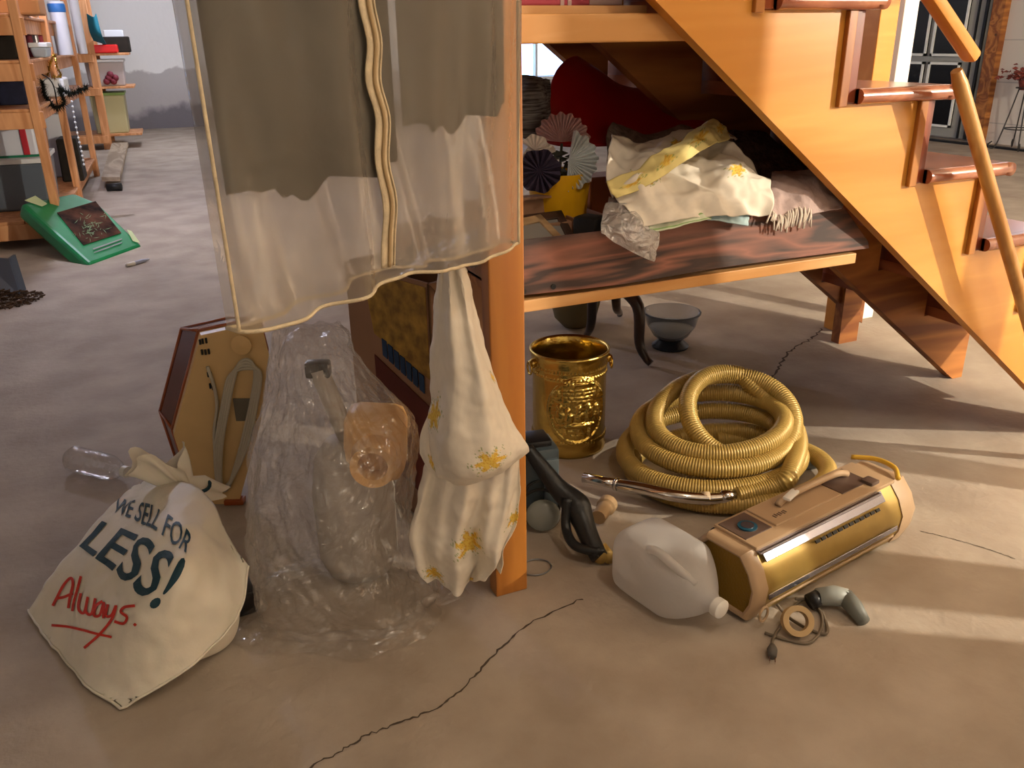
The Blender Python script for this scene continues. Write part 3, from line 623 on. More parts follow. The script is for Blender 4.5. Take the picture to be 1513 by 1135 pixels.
for i in range(7):      # blue block lettering, too worn to read
    s0 = .42+i*.072; zt = bh-.165-i*.0085; pts = [(s0, zt-.042), (s0+.055, zt-.048), (s0+.055, zt-.004), (s0, zt)]
    fpatch('printed_letter', pts, M['carton_print_blue'], .005)
# grey plastic film lying over the box
filmmat('grey_film', '9c9a98', .55, .25, .12, .3, 20, .4)
G = surf([[D(590, 408, 1.66), D(625, 398, 1.60), D(660, 392, 1.56), D(700, 392, 1.54)], [D(600, 395, 1.74), D(640, 375, 1.66), D(672, 372, 1.60), D(705, 380, 1.56)], [D(625, 372, 1.82), D(650, 360, 1.75), D(680, 352, 1.66), D(706, 352, 1.58)], [D(660, 360, 1.88), D(675, 352, 1.8), D(690, 345, 1.72), D(706, 340, 1.64)]], 40, 40)
tag(sheet('plastic_film_sheet', wrinkle(G, .010, 26, 4, True), M['grey_film'], None, 0), 'crumpled grey plastic film on top of the cardboard box', 'plastic film')
# ================================================================== FLORAL CLOTH
printmat('floral_print')
YL = np.array(lin('e2c052')); YD = np.array(lin('d0982c')); GR = np.array(lin('8a9a50')); CRM = np.array(lin('e6dccb'))
def floral(centers, base=CRM, band=None, asp=1.0, size=.05):
    def fn(u, v):
        c = base*(1-.04*noise.noise(Vector((u*30, v*30, 0))))
        for (a, b, k) in centers:
            dx, dy = (u-a)*asp, v-b; r = sqrt(dx*dx+dy*dy)/(size*k); th_ = atan2(dy, dx)
            pet = .78+.25*cos(th_*6+a*9)+.35*noise.noise(Vector((u*120, v*120, a*9)))
            if r < pet: n_ = noise.noise(Vector((u*160, v*160, 3.))); c = YL if n_ > -.15 else YD
            elif r < pet+.45 and noise.noise(Vector((u*90, v*90, 7.))) > .28: c = GR
        if band:
            w_ = band(u, v)
            if w_ > 0: c = c*(1-w_)+np.array(lin('dcc050'))*w_
        return c
    return fn
fc = thing('floral_cloth', 'cream cloth with yellow flower prints hanging before the post', 'cloth', F(690, 880)); 
# upper drape: gathered at the top, widening to a folded-over lower edge
def fold(P, amp, freq, ph): return P
U = [[(648, 404, 1.43), (660, 398, 1.39), (676, 392, 1.38), (690, 398, 1.42)],
     [(642, 470, 1.44), (660, 465, 1.38), (690, 468, 1.38), (708, 475, 1.45)],
     [(637, 560, 1.45), (665, 560, 1.37), (710, 560, 1.37), (735, 568, 1.46)],
     [(634, 640, 1.44), (665, 655, 1.36), (725, 640, 1.36), (768, 640, 1.44)],
     [(645, 700, 1.42), (680, 705, 1.36), (735, 690, 1.36), (780, 662, 1.43)],
     [(655, 712, 1.445), (690, 715, 1.40), (740, 700, 1.40), (778, 668, 1.455)]]
G = surf([[D(*p) for p in r] for r in U], 130, 170)
for i in range(170):
    for j in range(130):
        h = i/169; s = j/129; G[i, j] -= _h*(.010*(1-h)**1.0*sin(s*19+h*2)+.004*sin(s*8+h*5))
flo = floral([(.10, .52, 1.0), (.62, .74, 1.2), (.93, .38, .35)], asp=.45, size=.052)
sheet('upper_drape', wrinkle(G, .006, 16, 5), M['floral_print'], fc, .0015, print_fn=flo)
Lw = [[(640, 655, 1.46), (665, 690, 1.43), (700, 700, 1.42), (745, 690, 1.43), (768, 668, 1.46)],
      [(616, 730, 1.45), (655, 735, 1.41), (700, 740, 1.40), (740, 745, 1.42), (768, 725, 1.46)],
      [(607, 780, 1.45), (648, 790, 1.40), (692, 795, 1.42), (730, 800, 1.41), (764, 775, 1.46)],
      [(618, 830, 1.45), (650, 840, 1.41), (700, 838, 1.43), (730, 832, 1.41), (744, 815, 1.45)],
      [(632, 852, 1.45), (662, 872, 1.42), (690, 866, 1.44), (715, 852, 1.43), (738, 846, 1.45)]]
G = surf([[D(*p) for p in r] for r in Lw], 130, 110)
for i in range(110):
    for j in range(130):
        h = i/109; s = j/129; G[i, j] -= _h*(.016*sin(s*17+h*1.2+.6)*min(1, .3+h)+.007*sin(s*31+h*2))
sheet('lower_drape', wrinkle(G, .007, 14, 6), M['floral_print'], fc, .0015, print_fn=floral([(.50, .55, .9), (.13, .88, .8), (.96, .45, .6), (.55, .98, .3)], asp=.8, size=.10))
sf = [[(636, 605, 1.47), (622, 640, 1.45), (620, 670, 1.44)], [(640, 640, 1.45), (630, 668, 1.43), (634, 695, 1.43)], [(648, 680, 1.45), (645, 700, 1.43), (652, 716, 1.44)]]
sheet('side_fold', surf([[D(*p) for p in r] for r in sf], 30, 40), M['floral_print'], fc, .0015, print_fn=floral([(.5, .75, .7)], asp=1, size=.2))
# ================================================================== BRASS BUCKET
m = mat('brass', 'd8b860', .22, 1.0, var=.25, vscale=10, bump=.25, bscale=45)
bc = F(840, 655); bc[2] = 0; BR, BH = .108, .295
bk = thing('brass_bucket', 'embossed brass bucket with small side handles under the shelf', 'bucket', bc)
seg = 260; prof = [(0, .004), (BR*.9, .004), (BR*.96, .0), (BR*.985, .01), (BR*.965, .022), (BR*.96, .03)]+[(BR*.96, .03+q*(.225)/110) for q in range(1, 111)]+[(BR*.965, .262), (BR*.99, .266), (BR*.975, .272), (BR*1.0, .277), (BR*.985, .284), (BR*1.035, .290), (BR*1.04, .297), (BR*1.0, .299), (BR*.96, .292), (BR*.94, .27), (BR*.93, .15), (BR*.92, .012), (0, .010)]
fa = atan2(CAMP[1]-bc[1], CAMP[0]-bc[0])+.25       # relief faces the room
G = np.zeros((len(prof), seg, 3))
def relief(u, z):
    """tavern scene in relief: arch frame, brick wall, seated figures, table"""
    d = 0.0; x = u; y = (z-.145)/.1
    e = sqrt((x/.85)**2+(y/.95)**2)
    if e < 1:
        d += .0015
        if y > .25 and abs(x) < .45:
            r_ = int((y+5)*9); fx = (x*7+(r_ % 2)*.5) % 1; fy = ((y+5)*9) % 1; d += .0018 if (fx > .14 and fy > .2) else 0
        for (a, b, ra, rb) in ((-.52, .12, .08, .11), (-.52, -.16, .14, .22), (-.28, .02, .07, .10), (-.26, -.2, .12, .18), (.02, .08, .08, .11), (.03, -.15, .13, .18), (.30, .14, .08, .11), (.33, -.1, .13, .24), (.58, .06, .08, .11), (.6, -.2, .12, .22), (0, -.42, .62, .07), (-.35, -.62, .05, .2), (.35, -.62, .05, .2), (.7, .45, .10, .2), (.5, .5, .06, .22), (-.62, .5, .12, .16), (0, .80, .5, .05)):
            k = 1-((x-a)/ra)**2-((y-b)/rb)**2
            if k > 0: d += .0055*sqrt(k)
        d += .0018*noise.noise(Vector((x*14, y*14, 2)))
    if .94 < e < 1.06: d += .004
    if .06 < abs(z-.245)/.1 < .13 or abs(z-.045) < .006: d += .0018*(1+sin(u*60))
    return d
for i, (r, z) in enumerate(prof):
    for j in range(seg):
        a = 2*pi*j/seg; u = ((a-fa+pi) % (2*pi)-pi)/.95; rr = r
        if 5 < i < 116: rr += relief(u, z)
        if i > 124 and i < len(prof)-1: rr += .001*sin(z*500)
        G[i, j] = bc+np.array([rr*cos(a), rr*sin(a), z])
loftgrid('bucket_body', G, M['brass'], bk)
for sg in (1.45, -1.45):
    a = fa+sg; o_ = bc+np.array([cos(a)*BR*1.0, sin(a)*BR*1.0, .262]); rd = np.array([cos(a), sin(a), 0]); tg = np.array([-sin(a), cos(a), 0])
    h_ = MB(); h_.ball(o_, (.012, .012, .014), 12, 8); h_.tube([o_+rd*.010+tg*(.018*cos(q))+np.array([0, 0, -.012+.018*sin(q)]) for q in np.linspace(0, 2*pi, 18)[:-1]], .003, 7, closed=True); h_.build('ring_handle', M['brass'], bk, True)
# ================================================================== VACUUM HOSE
mat('hose_gold', 'b89a54', .38, .15, var=.08, vscale=10); mat('hose_dark', '6a5022', .5); mat('cream_band', 'c8b090', .5)
hcn = F(1062, 705); hcn[2] = 0
hs = thing('vacuum_hose', 'coiled ribbed gold vacuum hose with a chrome wand end', 'hose', hcn)
# loops: centre right, centre forward, radius right, radius forward, height, tilt towards the back, tilt right
LP = [(.05, -.02, .245, .19, .030, .00, .0), (.0, .0, .235, .19, .036, .0, .02), (-.035, .02, .215, .18, .075, .01, .015), (-.02, .045, .195, .17, .115, .02, .01), (-.015, .05, .185, .15, .150, .03, .015), (.055, .055, .145, .12, .165, .075, -.01), (.06, .045, .150, .135, .125, .095, -.02)]
NP = 1500; HP = []
TH0, TH1 = radians(5)+2*pi*5.25, radians(5)
LPA = cr(LP, NP)
for i in range(NP):
    q_ = i/(NP-1); th_ = TH0+(TH1-TH0)*q_; cxr, cyf, rx, ry, hz, tb, tr_ = LPA[i]
    HP.append(hcn+_r0*(cxr+rx*cos(th_))+_h*(cyf+ry*sin(th_))+np.array([0, 0, hz+tb*sin(th_)+tr_*cos(th_)]))
HP = np.array(HP)
# lead the top end down to the chrome cuff
tail = [F(1120, 726, .055), F(1086, 733, .05)]
endP = HP[-1]; wpts = cr([HP[-60], HP[-1], F(1168, 698, .09), F(1146, 718, .065)]+tail, 160)
HP = np.concatenate([HP[:-60], wpts]); HP[:, 2] = np.maximum(HP[:, 2], .026)
sl_ = np.concatenate([[0], np.cumsum(np.linalg.norm(np.diff(HP, axis=0), axis=1))]); LEN = sl_[-1]; pit = .0068; nr = int(LEN/pit)
ss = []; rr_ = []
for i in range(nr): ss += [i*pit, i*pit+pit*.22, i*pit+pit*.78]; rr_ += [.0212, .0243, .0243]
ss = np.array(ss); HQ = np.stack([np.interp(ss, sl_, HP[:, k]) for k in range(3)], 1)
MB().tube(HQ, np.array(rr_), 14).build('ribbed_hose', M['hose_gold'], hs, True)
ca, cb_ = F(1086, 733, .05), F(1020, 733, .05)
wnd = cr([F(1082, 734, .05), F(1045, 737, .05), F(1000, 733, .055), F(950, 722, .055), F(912, 716, .05)], 40)
MB().tube(wnd, .0155, 18).build('chrome_wand', M['chrome'], hs, True)
MB().tube([F(912, 716, .05), F(890, 711, .05), F(862, 706, .048)], .0135, 16).build('chrome_wand', M['chrome'], hs, True)
MB().tube([F(1085, 733, .05), F(1064, 735, .05)], .0185, 20).build('cuff', M['chrome'], hs, True)
MB().tube([F(1048, 736.5, .05), F(1036, 736.5, .05)], .0168, 18).build('band', M['cream_band'], hs, True)
MB().tube([F(913, 716, .05), F(909, 715, .05)], .0175, 18).build('collar', M['chrome'], hs, True)
# ================================================================== BLACK TOOL, BLUE CASE, CORD
mat('black_rubber', '1d1e1f', .4, bump=.1, bscale=80); mat('slate_plastic', '47545c', .4); mat('case_side', '667680', .4); mat('clear_pouch', 'c8ccc4', .1, trans=.6)
bt = thing('black_suction_tool', 'black plastic vacuum floor tool leaning beside the post', 'vacuum tool', F(880, 800))
P = [D(779, 640, 1.80), D(800, 668, 1.78), D(825, 700, 1.76), D(848, 722, 1.74), D(858, 740, 1.72), D(872, 775, 1.67), D(886, 803, 1.63)]
P = np.array(P); P[:, 2] -= max(0, P[-1][2]-.02); P[:, 2] = np.maximum(P[:, 2], .022)
MB().tube(cr(P, 40), np.interp(np.linspace(0, 1, 40), [0, .3, .55, .62, .75, 1], [.014, .022, .034, .032, .024, .020]), 18).build('neck', M['black_rubber'], bt, True)
Q = [D(838, 725, 1.72), D(836, 765, 1.70), D(845, 790, 1.66), D(862, 800, 1.64), D(886, 804, 1.63)]; Q = np.array(Q); Q[:, 2] = np.maximum(Q[:, 2]-.02, .012)
MB().tube(cr(Q, 30), .011, 10).build('grip_loop', M['black_rubber'], bt, True)
MB().tube([P[-1]-[0, 0, .0], F(893, 812, .020), F(902, 826, .017)], [.017, .016, .014], 14).build('tan_spout', M['hose_gold'], bt, True)
bx_ = thing('blue_case', 'slate blue plastic case standing behind the post', 'case', F(800, 800))
pc = [D(770, 700, 1.78), D(812, 693, 1.80), D(832, 762, 1.78), D(790, 778, 1.74)]
c_ = F(792, 795); cz = .10
Rb = rotz(-YAW+.25); MB().box(c_+_h*.11+[0, 0, cz], (.10, .10, .20), Rb, .012).build('case_body', M['slate_plastic'], bx_, auto=40)
MB().box(c_+_h*.105+Rb@np.array([.028, -.048, 0])+[0, 0, cz], (.036, .012, .15), Rb, .004).build('side_panel', M['case_side'], bx_, auto=40)
MB().box(c_+_h*.11+[0, 0, .205], (.07, .07, .02), Rb, .006).build('case_lid', M['black_plastic'], bx_, auto=40)
pw_ = c_+_h*.03+_r0*.018; tag(MB().ball(pw_+[0, 0, .043], (.042, .024, .042), 20, 12, rotz(-YAW)).build('clear_pouch', M['clear_pouch'], None, True), 'small clear plastic pouch below the blue case', 'pouch')
wl = [c_+_h*.045+_r0*(.012+.045*cos(a))+np.array([0, 0, .055+.05*sin(a)]) for a in np.linspace(2.2, 2.2+2*pi*1.2, 40)]; wl = cr([c_+_h*.06+_r0*.01+[0, 0, .12], c_+_h*.05+_r0*-.015+[0, 0, .115]]+wl[3:], 70); wl[:, 2] = np.maximum(wl[:, 2], .004)
tag(MB().tube(wl, .0035, 7).build('black_cable', M['black_rubber'], None, True), 'black cable looped in front of the blue case', 'cable')
tag(MB().tube([F(792, 838, .003)+np.array([.035*cos(a), .03*sin(a), 0]) for a in np.linspace(0, 2*pi, 40)[:-1]], .0018, 6, closed=True).build('wire_ring', M['grey_metal'], None, True), 'thin wire ring on the floor right of the post', 'wire')
# tan fitting and grey pipe by the hose
tf = MB(); tf.lathe([(0, 0), (.018, 0), (.019, .05), (.024, .055), (.024, .075), (.015, .078), (0, .078)], F(884, 765, .024), frame(F(905, 735, .024)-F(884, 765, .024)), 18); mat('tan_rubber', 'a88a64', .7)
tag(tf.build('tan_fitting', M['tan_rubber'], None, auto=40), 'short tan rubber fitting on the floor left of the hose', 'fitting')
gp = MB(); gp.tube([F(1168, 688, .016), F(1206, 684, .016)], .0155, 18, False); gp.tube([F(1168, 688, .016), F(1206, 684, .016)], .0125, 18, False); mat('grey_pvc', '6c716c', .5)
tag(gp.build('grey_pipe', M['grey_pvc'], None, True), 'short grey pipe end sticking out from behind the hose', 'pipe')
# ================================================================== MILK JUG
filmmat('hdpe', 'e2dfdc', .80, .35, .10, .08, 30, .5)
ja = F(915, 838); jb = F(1060, 936)
jd = jb-ja; jd[2] = 0; jl = np.linalg.norm(jd); jd /= jl; js = np.array([-jd[1], jd[0], 0])
JL = .265; J0 = F(930, 850); J0[2] = 0
jg = thing('milk_jug', 'empty translucent white plastic gallon jug lying on its side', 'jug', J0)
hw = .073
jp = [(0, .0), (.004, .66), (.012, .86), (.025, .97), (.06, 1.0), (.12, 1.0), (.155, .99), (.175, .90), (.195, .74), (.215, .52), (.228, .33), (.238, .245), (.242, .235), (.256, .235)]
PR_ = cr(jp, 60); G = []
for x, k in PR_:
    k = max(k, 0); ring = []; ex = np.interp(x, [0, .15, .23, .26], [4.2, 4.2, 2.1, 2.0])
    for j in range(72):
        a = 2*pi*j/72; ca_, sa_ = cos(a), sin(a); r = (abs(ca_)**ex+abs(sa_)**ex)**(-1/ex)*hw*k
        y, z = r*ca_, r*sa_
        # hand-grip recess on the camera-side top corner
        if .10 < x < .20: 
            g_ = sin(pi*(x-.10)/.10); dent = max(0, cos(a-radians(128)))**6; y *= 1-.22*g_*dent; z *= 1-.22*g_*dent
        zc = hw-.012*max(0, (x-.16)/.1)
        zz_ = zc+z
        ring.append(J0+jd*x+js*y+np.array([0, 0, max(.0015, zz_)]))
    G.append(ring)
JR = radians(4); loftgrid('jug_body', np.array(G), M['hdpe'], jg, True, False)
hp = cr([J0+jd*.095-js*.045+[0, 0, hw*1.82], J0+jd*.13-js*.05+[0, 0, hw*2.0], J0+jd*.17-js*.04+[0, 0, hw*1.75], J0+jd*.205-js*.022+[0, 0, hw*1.38]], 24)
MB().tube(hp, .0095, 12).build('handle', M['hdpe'], jg, True)
MB().lathe([(0, 0), (.0195, 0), (.0195, .015), (.017, .017), (0, .017)], J0+jd*.243+[0, 0, hw-.010], frame(jd), 24).build('cap', M['white_plastic'], jg, auto=40)
# ================================================================== CANISTER VACUUM
mat('vac_tan', 'b09474', .42, var=.05, vscale=10); mat('vac_gold', '9a7e3e', .34, .45, var=.1, vscale=20); mat('vac_endgold', '8a6a1c', .5, .2, bump=.3, bscale=200); mat('vac_brown', '5c4a40', .4); mat('silver_trim', '9c9aa4', .2, .9); mat('emblem_blue', '1d4a5c', .3); mat('amber_trim', 'd6a838', .3)
va = F(1110, 931); vb = F(1347, 797); vax = vb-va; vax[2] = 0; VL = np.linalg.norm(vax); vax /= VL; vsd = np.array([-vax[1], vax[0], 0])   # vsd to the back
VW, VH = .178, .155; VR = np.stack([vax, vsd, np.array([0, 0, 1.])], 1)
vc = thing('canister_vacuum', 'gold and tan canister vacuum cleaner lying on the floor', 'vacuum cleaner', va+vax*VL/2)
vp = lambda x, y, z: va+vax*x+vsd*y+np.array([0, 0, z])
def vprof(k=1.0, dz=0.0):
    P = [(.018, .006), (.0, .045), (-.004, .085), (.012, .122), (.040, VH), (VW-.040, VH), (VW-.012, .122), (VW+.004, .085), (VW, .045), (VW-.018, .006)]
    c = (VW/2, VH/2); return [(c[0]+(y-c[0])*k, c[1]+(z-c[1])*k+dz) for y, z in P]
def vloft(name, st_, m, cap=True, auto=30):
    mb = MB(); V = []; n_ = 10
    for x, k in st_: V += [vp(x, y, max(.004, z)) for y, z in vprof(k)]
    Fc = [(i*n_+j, i*n_+(j+1) % n_, (i+1)*n_+(j+1) % n_, (i+1)*n_+j) for i in range(len(st_)-1) for j in range(n_)]
    if cap: Fc += [tuple(range(n_))[::-1], tuple((len(st_)-1)*n_+j for j in range(n_))]
    return mb.add(V, Fc).build(name, m, vc, auto=auto)
vloft('body', [(.03, .97), (VL-.06, .97)], M['vac_gold'])
vloft('front_rim', [(.0, .90), (.004, .96), (.012, 1.0), (.035, 1.0), (.037, .965)], M['vac_tan'], False); 
vloft('front_rim', [(.0, .90), (.002, .84), (.02, .82)], M['vac_tan'], False)
vloft('front_plate', [(.010, .84), (.014, .84)], M['vac_endgold'])
vloft('rear_cap', [(VL-.064, 1.0), (VL-.03, 1.01), (VL-.005, .93), (VL+.012, .78), (VL+.016, .6)], M['vac_tan'])
# top deck
MB().box(vp(VL/2-.012, VW/2, VH+.001), (VL-.09, VW-.066, .010), VR, .003).build('top_deck', M['vac_tan'], vc, auto=40)
bdg = MB().box(vp(.078, VW/2+.012, VH+.0055), (.080, .074, .004), VR, .001).build('badge_plate', M['vac_brown'], vc)
MB().lathe([(0, 0), (.020, 0), (.020, .003), (.017, .0035), (0, .0035)], vp(.078, VW/2+.006, VH+.0075), VR, 28).build('emblem', M['emblem_blue'], bdg)
MB().lathe([(.0105, 0), (.0135, 0), (.0135, .0012), (.0105, .0012)], vp(.078, VW/2+.006, VH+.0108), VR, 28).build('emblem_ring', M['silver_trim'], bdg)
cpn = MB().box(vp(.235, VW/2+.012, VH+.007), (.215, .080, .006), VR, .002).build('control_panel', M['vac_tan'], vc)
MB().box(vp(.400, VW/2+.010, VH+.0055), (.10, .074, .005), VR, .001).build('recess', M['vac_brown'], vc)
MB().box(vp(.235, .026+.006, VH-.004), (.40, .022, .006), VR@np.array(Matrix.Rotation(radians(0), 3, 'X')), .0025).build('chrome_strip', M['silver_trim'], vc)
# sloped shoulder strips
for yy, sg in ((.026, 1), (VW-.026, -1)):
    Rx = VR@np.array(Matrix.Rotation(radians(50*sg), 3, 'X')); MB().box(vp(.245, yy-.002*sg, VH-.013), (.40, .026, .004), Rx, .0015).build('chrome_strip', M['silver_trim'], vc)
Rx = VR@np.array(Matrix.Rotation(radians(50), 3, 'X'))
for i in range(12): MB().box(vp(.20+i*.019, .010, VH-.030), (.013, .007, .003), Rx).build('vent', M['black'], vc)
Rs = VR@np.array(Matrix.Rotation(radians(84), 3, 'X')); MB().box(vp(.26, -.003, .062), (VL-.12, .012, .003), Rs, .001).build('side_trim', M['silver_trim'], vc)
MB().box(vp(.26, .003, .038), (VL-.12, .005, .003), Rs, .001).build('side_trim', M['vac_tan'], vc)
# carrying handle
MB().tube(cr([vp(.19, VW/2+.02, VH+.012), vp(.21, VW/2+.02, VH+.022), vp(.30, VW/2+.02, VH+.026), vp(.39, VW/2+.02, VH+.024), vp(.43, VW/2+.02, VH+.012)], 30), .008, 10).build('carry_handle', M['vac_tan'], vc, True)
MB().box(vp(.225, VW/2+.015, VH+.028), (.05, .018, .008), VR@rotz(.25), .003).build('latch', M['white_plastic'], vc, auto=40)
MB().box(vp(.445, VW/2-.03, VH+.009), (.03, .03, .010), VR, .003).build('button', M['vac_brown'], vc, auto=40)
MB().tube(cr([vp(VL-.05, .03, VH+.008), vp(VL-.02, .06, VH+.014), vp(VL-.015, VW/2+.02, VH+.014), vp(VL-.04, VW-.02, VH+.008)], 20), .006, 8).build('rear_trim', M['amber_trim'], vc, True)
for i in range(6): MB().box(vp(.15+i*.007, VW/2-.004+.002*(i % 2), VH+.0105), (.003, .010, .0008), VR).build('printed_mark', M['vac_brown'], cpn)
# front hook and cord of the vacuum
MB().tube([vp(.02+.012*cos(a), -.010, .035+.016*sin(a)) for a in np.linspace(0, 2*pi, 20)[:-1]], .0028, 7, closed=True).build('cord_hook', M['vac_tan'], vc, True)
mat('cord_brown', '6e6252', .5)
pc_ = thing('power_cord', 'grey brown power cord and plug in front of the vacuum', 'cord', F(1180, 930))
cp_ = [F(1148, 893, .03), F(1165, 912, .012), F(1195, 930, .005), F(1222, 935, .005), F(1212, 900, .006), F(1190, 885, .008), F(1170, 900, .010), F(1150, 930, .006), F(1142, 945, .008), F(1141, 955, .009)]
MB().tube(cr(cp_, 90), .0032, 8).build('cable', M['cord_brown'], pc_, True)
cp2 = [F(1130, 935, .005), F(1160, 945, .004), F(1195, 950, .004), F(1213, 930, .005), F(1213, 905, .006), F(1195, 888, .010), F(1175, 885, .014)]; MB().tube(cr(cp2, 70), .0030, 8).build('cable', M['cord_brown'], pc_, True)
pd = F(1141, 975, .01)-F(1141, 955, .01); pd /= np.linalg.norm(pd); mat('plug_grey', '55504a', .5)
pg = MB(); pg.tube([F(1141, 953, .010), F(1141, 960, .010), F(1141, 970, .010)], [.005, .010, .008], 10); plg = pg.build('plug', M['plug_grey'], pc_, True)
for s in (-1, 1): MB().box(F(1141, 976, .010)+np.cross(pd, [0, 0, 1])*.005*s, (.0015, .014, .005), frame(pd)[:, [0, 2, 1]]).build('prong', M['chrome'], plg)
tr_ = MB(); a_ = np.linspace(0, 2*pi, 32)[:-1]; mat('tape_tan', 'b89c70', .6)
tpR = frame(np.array([-.35, -.7, .62])); tc_ = F(1178, 918, .028)
tr_.lathe([(.019, -.011), (.030, -.011), (.030, .011), (.019, .011), (.019, -.011)], tc_, tpR, 32, False); tag(tr_.build('tape_roll', M['tape_tan'], None, auto=40), 'roll of tan tape leaning on the vacuum cord', 'tape roll')
ga_ = thing('grey_nozzle', 'pale grey angled vacuum nozzle on the floor by the vacuum', 'vacuum tool', F(1250, 895)); mat('nozzle_grey', '8f9490', .45); mat('nozzle_dark', '6b6e68', .5)
MB().tube([F(1208, 882, .026), F(1232, 880, .026), F(1252, 884, .025)], [.018, .021, .019], 18).build('socket', M['nozzle_grey'], ga_, True)
MB().tube([F(1248, 882, .026), F(1262, 897, .020), F(1276, 918, .013)], [.019, .018, .013], 14).build('tip', M['nozzle_dark'], ga_, True)
MB().tube([F(1196, 890, .018), F(1210, 883, .024)], .017, 16).build('socket_end', M['black_plastic'], ga_, True)
# ================================================================== THINGS UNDER THE SHELF
mat('olive_cloth', '6e6446', .9)
pst = thing('wooden_stool', 'dark carved wooden stool with curved legs under the shelf', 'stool', F(905, 500))
sc_ = O(895, 440, 1.18); sc_[2] = .0
for (x, y, k) in ((957, 541, 1), (868, 500, 1), (915, 470, 1)):
    ft = F(x, y); tp = np.array([sc_[0], sc_[1], .30]); mid = ft*.45+tp*.55; out_ = (ft-tp); out_[2] = 0; out_ /= np.linalg.norm(out_)
    lg = cr([tp, tp+out_*.05+[0, 0, -.02], mid+out_*.05+[0, 0, .05], mid*.5+ft*.5+out_*.012, ft+[0, 0, .03]-out_*.01, ft+[0, 0, .012]+out_*.012], 26)
    MB().tube(lg, np.interp(np.linspace(0, 1, 26), [0, .3, .8, 1], [.026, .024, .014, .013]), 12).build('leg', M['dark_leg'], pst, True)
MB().lathe([(0, .26), (.03, .26), (.035, .30), (.10, .31), (.12, .325), (.12, .345), (0, .35)], sc_, None, 28).build('seat', M['dark_leg'], pst, auto=40)
ob_ = O(850, 466, 1.55); tag(MB().lathe([(0, 0), (.05, .002), (.085, .04), (.10, .10), (.10, .2), (.08, .24), (0, .25)], (ob_[0], ob_[1], .0), None, 28).build('olive_pot', M['olive_cloth'], None, True), 'round olive pot standing behind the dark stool', 'pot')
mat('clear_glass', 'e8eef4', .03, trans=.92, ior=1.3); mat('dark_blue_base', '18222c', .3)
bp = F(990, 512); gbw = thing('glass_bowl', 'clear glass bowl on a dark blue base under the shelf', 'bowl', bp)
MB().lathe([(0, .0), (.068, .0), (.07, .008), (.06, .016), (.045, .03), (0, .03)], bp, None, 28).build('base', M['dark_blue_base'], gbw, auto=40)
MB().lathe([(.0, .031), (.045, .032), (.068, .05), (.092, .09), (.102, .13), (.108, .135), (.108, .14), (.099, .14), (.088, .092), (.064, .055), (.04, .038), (0, .036)], bp, None, 40).build('bowl_glass', M['clear_glass'], gbw, True)
mat('pale_filling', 'b8b8b4', .8); MB().lathe([(0, .04), (.04, .04), (.062, .058), (.082, .086), (0, .09)], bp, None, 28).build('filling', M['pale_filling'], gbw, True)
# ================================================================== THINGS ON THE LOWER SHELF
SZ = .630
mat('red_plastic', 'a80d14', .35, coat=.2); mat('maroon_cloth', '4a201c', .9, var=.3, vscale=30); mat('striped_cloth', '8a8480', .9, color2='2a2424', vscale=40, stretch=(.2, 1, 6))
S_ = [[(792, 205, .33), (805, 160, .42), (822, 105, .50), (850, 84, .56), (868, 100, .62)],
      [(830, 215, .28), (845, 170, .36), (862, 118, .46), (880, 102, .54), (890, 118, .62)],
      [(880, 215, .26), (895, 190, .34), (912, 150, .44), (920, 128, .54), (925, 138, .62)],
      [(960, 212, .26), (965, 185, .34), (970, 150, .44), (975, 132, .54), (980, 138, .62)],
      [(1030, 208, .28), (1030, 175, .35), (1030, 135, .44), (1030, 112, .52), (1035, 125, .58)],
      [(1060, 205, .30), (1058, 180, .36), (1056, 150, .44), (1050, 130, .52), (1050, 138, .56)]]
tag(sheet('red_sled', surf([[O(p[0], p[1], p[2]+.12) for p in r] for r in S_], 50, 60), M['red_plastic'], None, .006), 'glossy red moulded plastic sled lying behind the flowers', 'sled')
def heap(name, rows, nu, nv, m, label, cat, amp=.006, sc=18, seed=1, fn=None, group=None, thick=.0025, ridge=False):
    G = wrinkle(surf([[O(*p) for p in r] for r in rows], nu, nv), amp, sc, seed, ridge); G[..., 2] = np.maximum(G[..., 2], .0)
    o = sheet(name, G, m, None, thick, print_fn=fn)
    if label: tag(o, label, cat, group)
    return o
heap('striped_cushion', [[(766, 200, .40), (785, 202, .40), (802, 200, .44)], [(766, 160, .40), (786, 150, .38), (806, 158, .44)], [(766, 118, .48), (786, 120, .46), (806, 122, .5)]], 30, 30, M['striped_cloth'], 'dark striped cushion tucked behind the post', 'cushion', .004, 20, 2, None, None, .03)
# cardboard tray with picture frames
ty = thing('cardboard_tray', 'shallow cardboard tray holding picture frames next to the post', 'tray', (.1, .17, SZ))
tx0, tx1, ty0, ty1 = .016, .245, .075, .30; TZ = SZ+.105; TBK = float(O(800, 291, ty1)[2])
for a, b, nm in (((tx0, ty1-.004), (tx1, ty1), 'tray_back'), ((tx0, ty0), (tx1, ty0+.004), 'tray_front'), ((tx0, ty0), (tx0+.004, ty1), 'tray_side'), ((tx1-.004, ty0), (tx1, ty1), 'tray_side')):
    MB().b2((a[0], a[1], SZ), (b[0], b[1], TZ if nm != 'tray_back' else TBK)).build(nm, M['cardboard'], ty)
MB().b2((tx0, ty0, SZ), (tx1, ty1, SZ+.004)).build('tray_bottom', M['cardboard'], ty)
MB().b2((tx0, ty1-.02, TBK), (tx1+.03, ty1+.01, TBK+.005)).build('tray_flap', M['cardboard'], ty)
wood('frame_light', 'c0a078', '9a7a54', 0, 8, .5, False); wood('frame_dark', '5a3a28', '38241a', 0, 8, .4, False); mat('frame_glass', '8f8a84', .12)
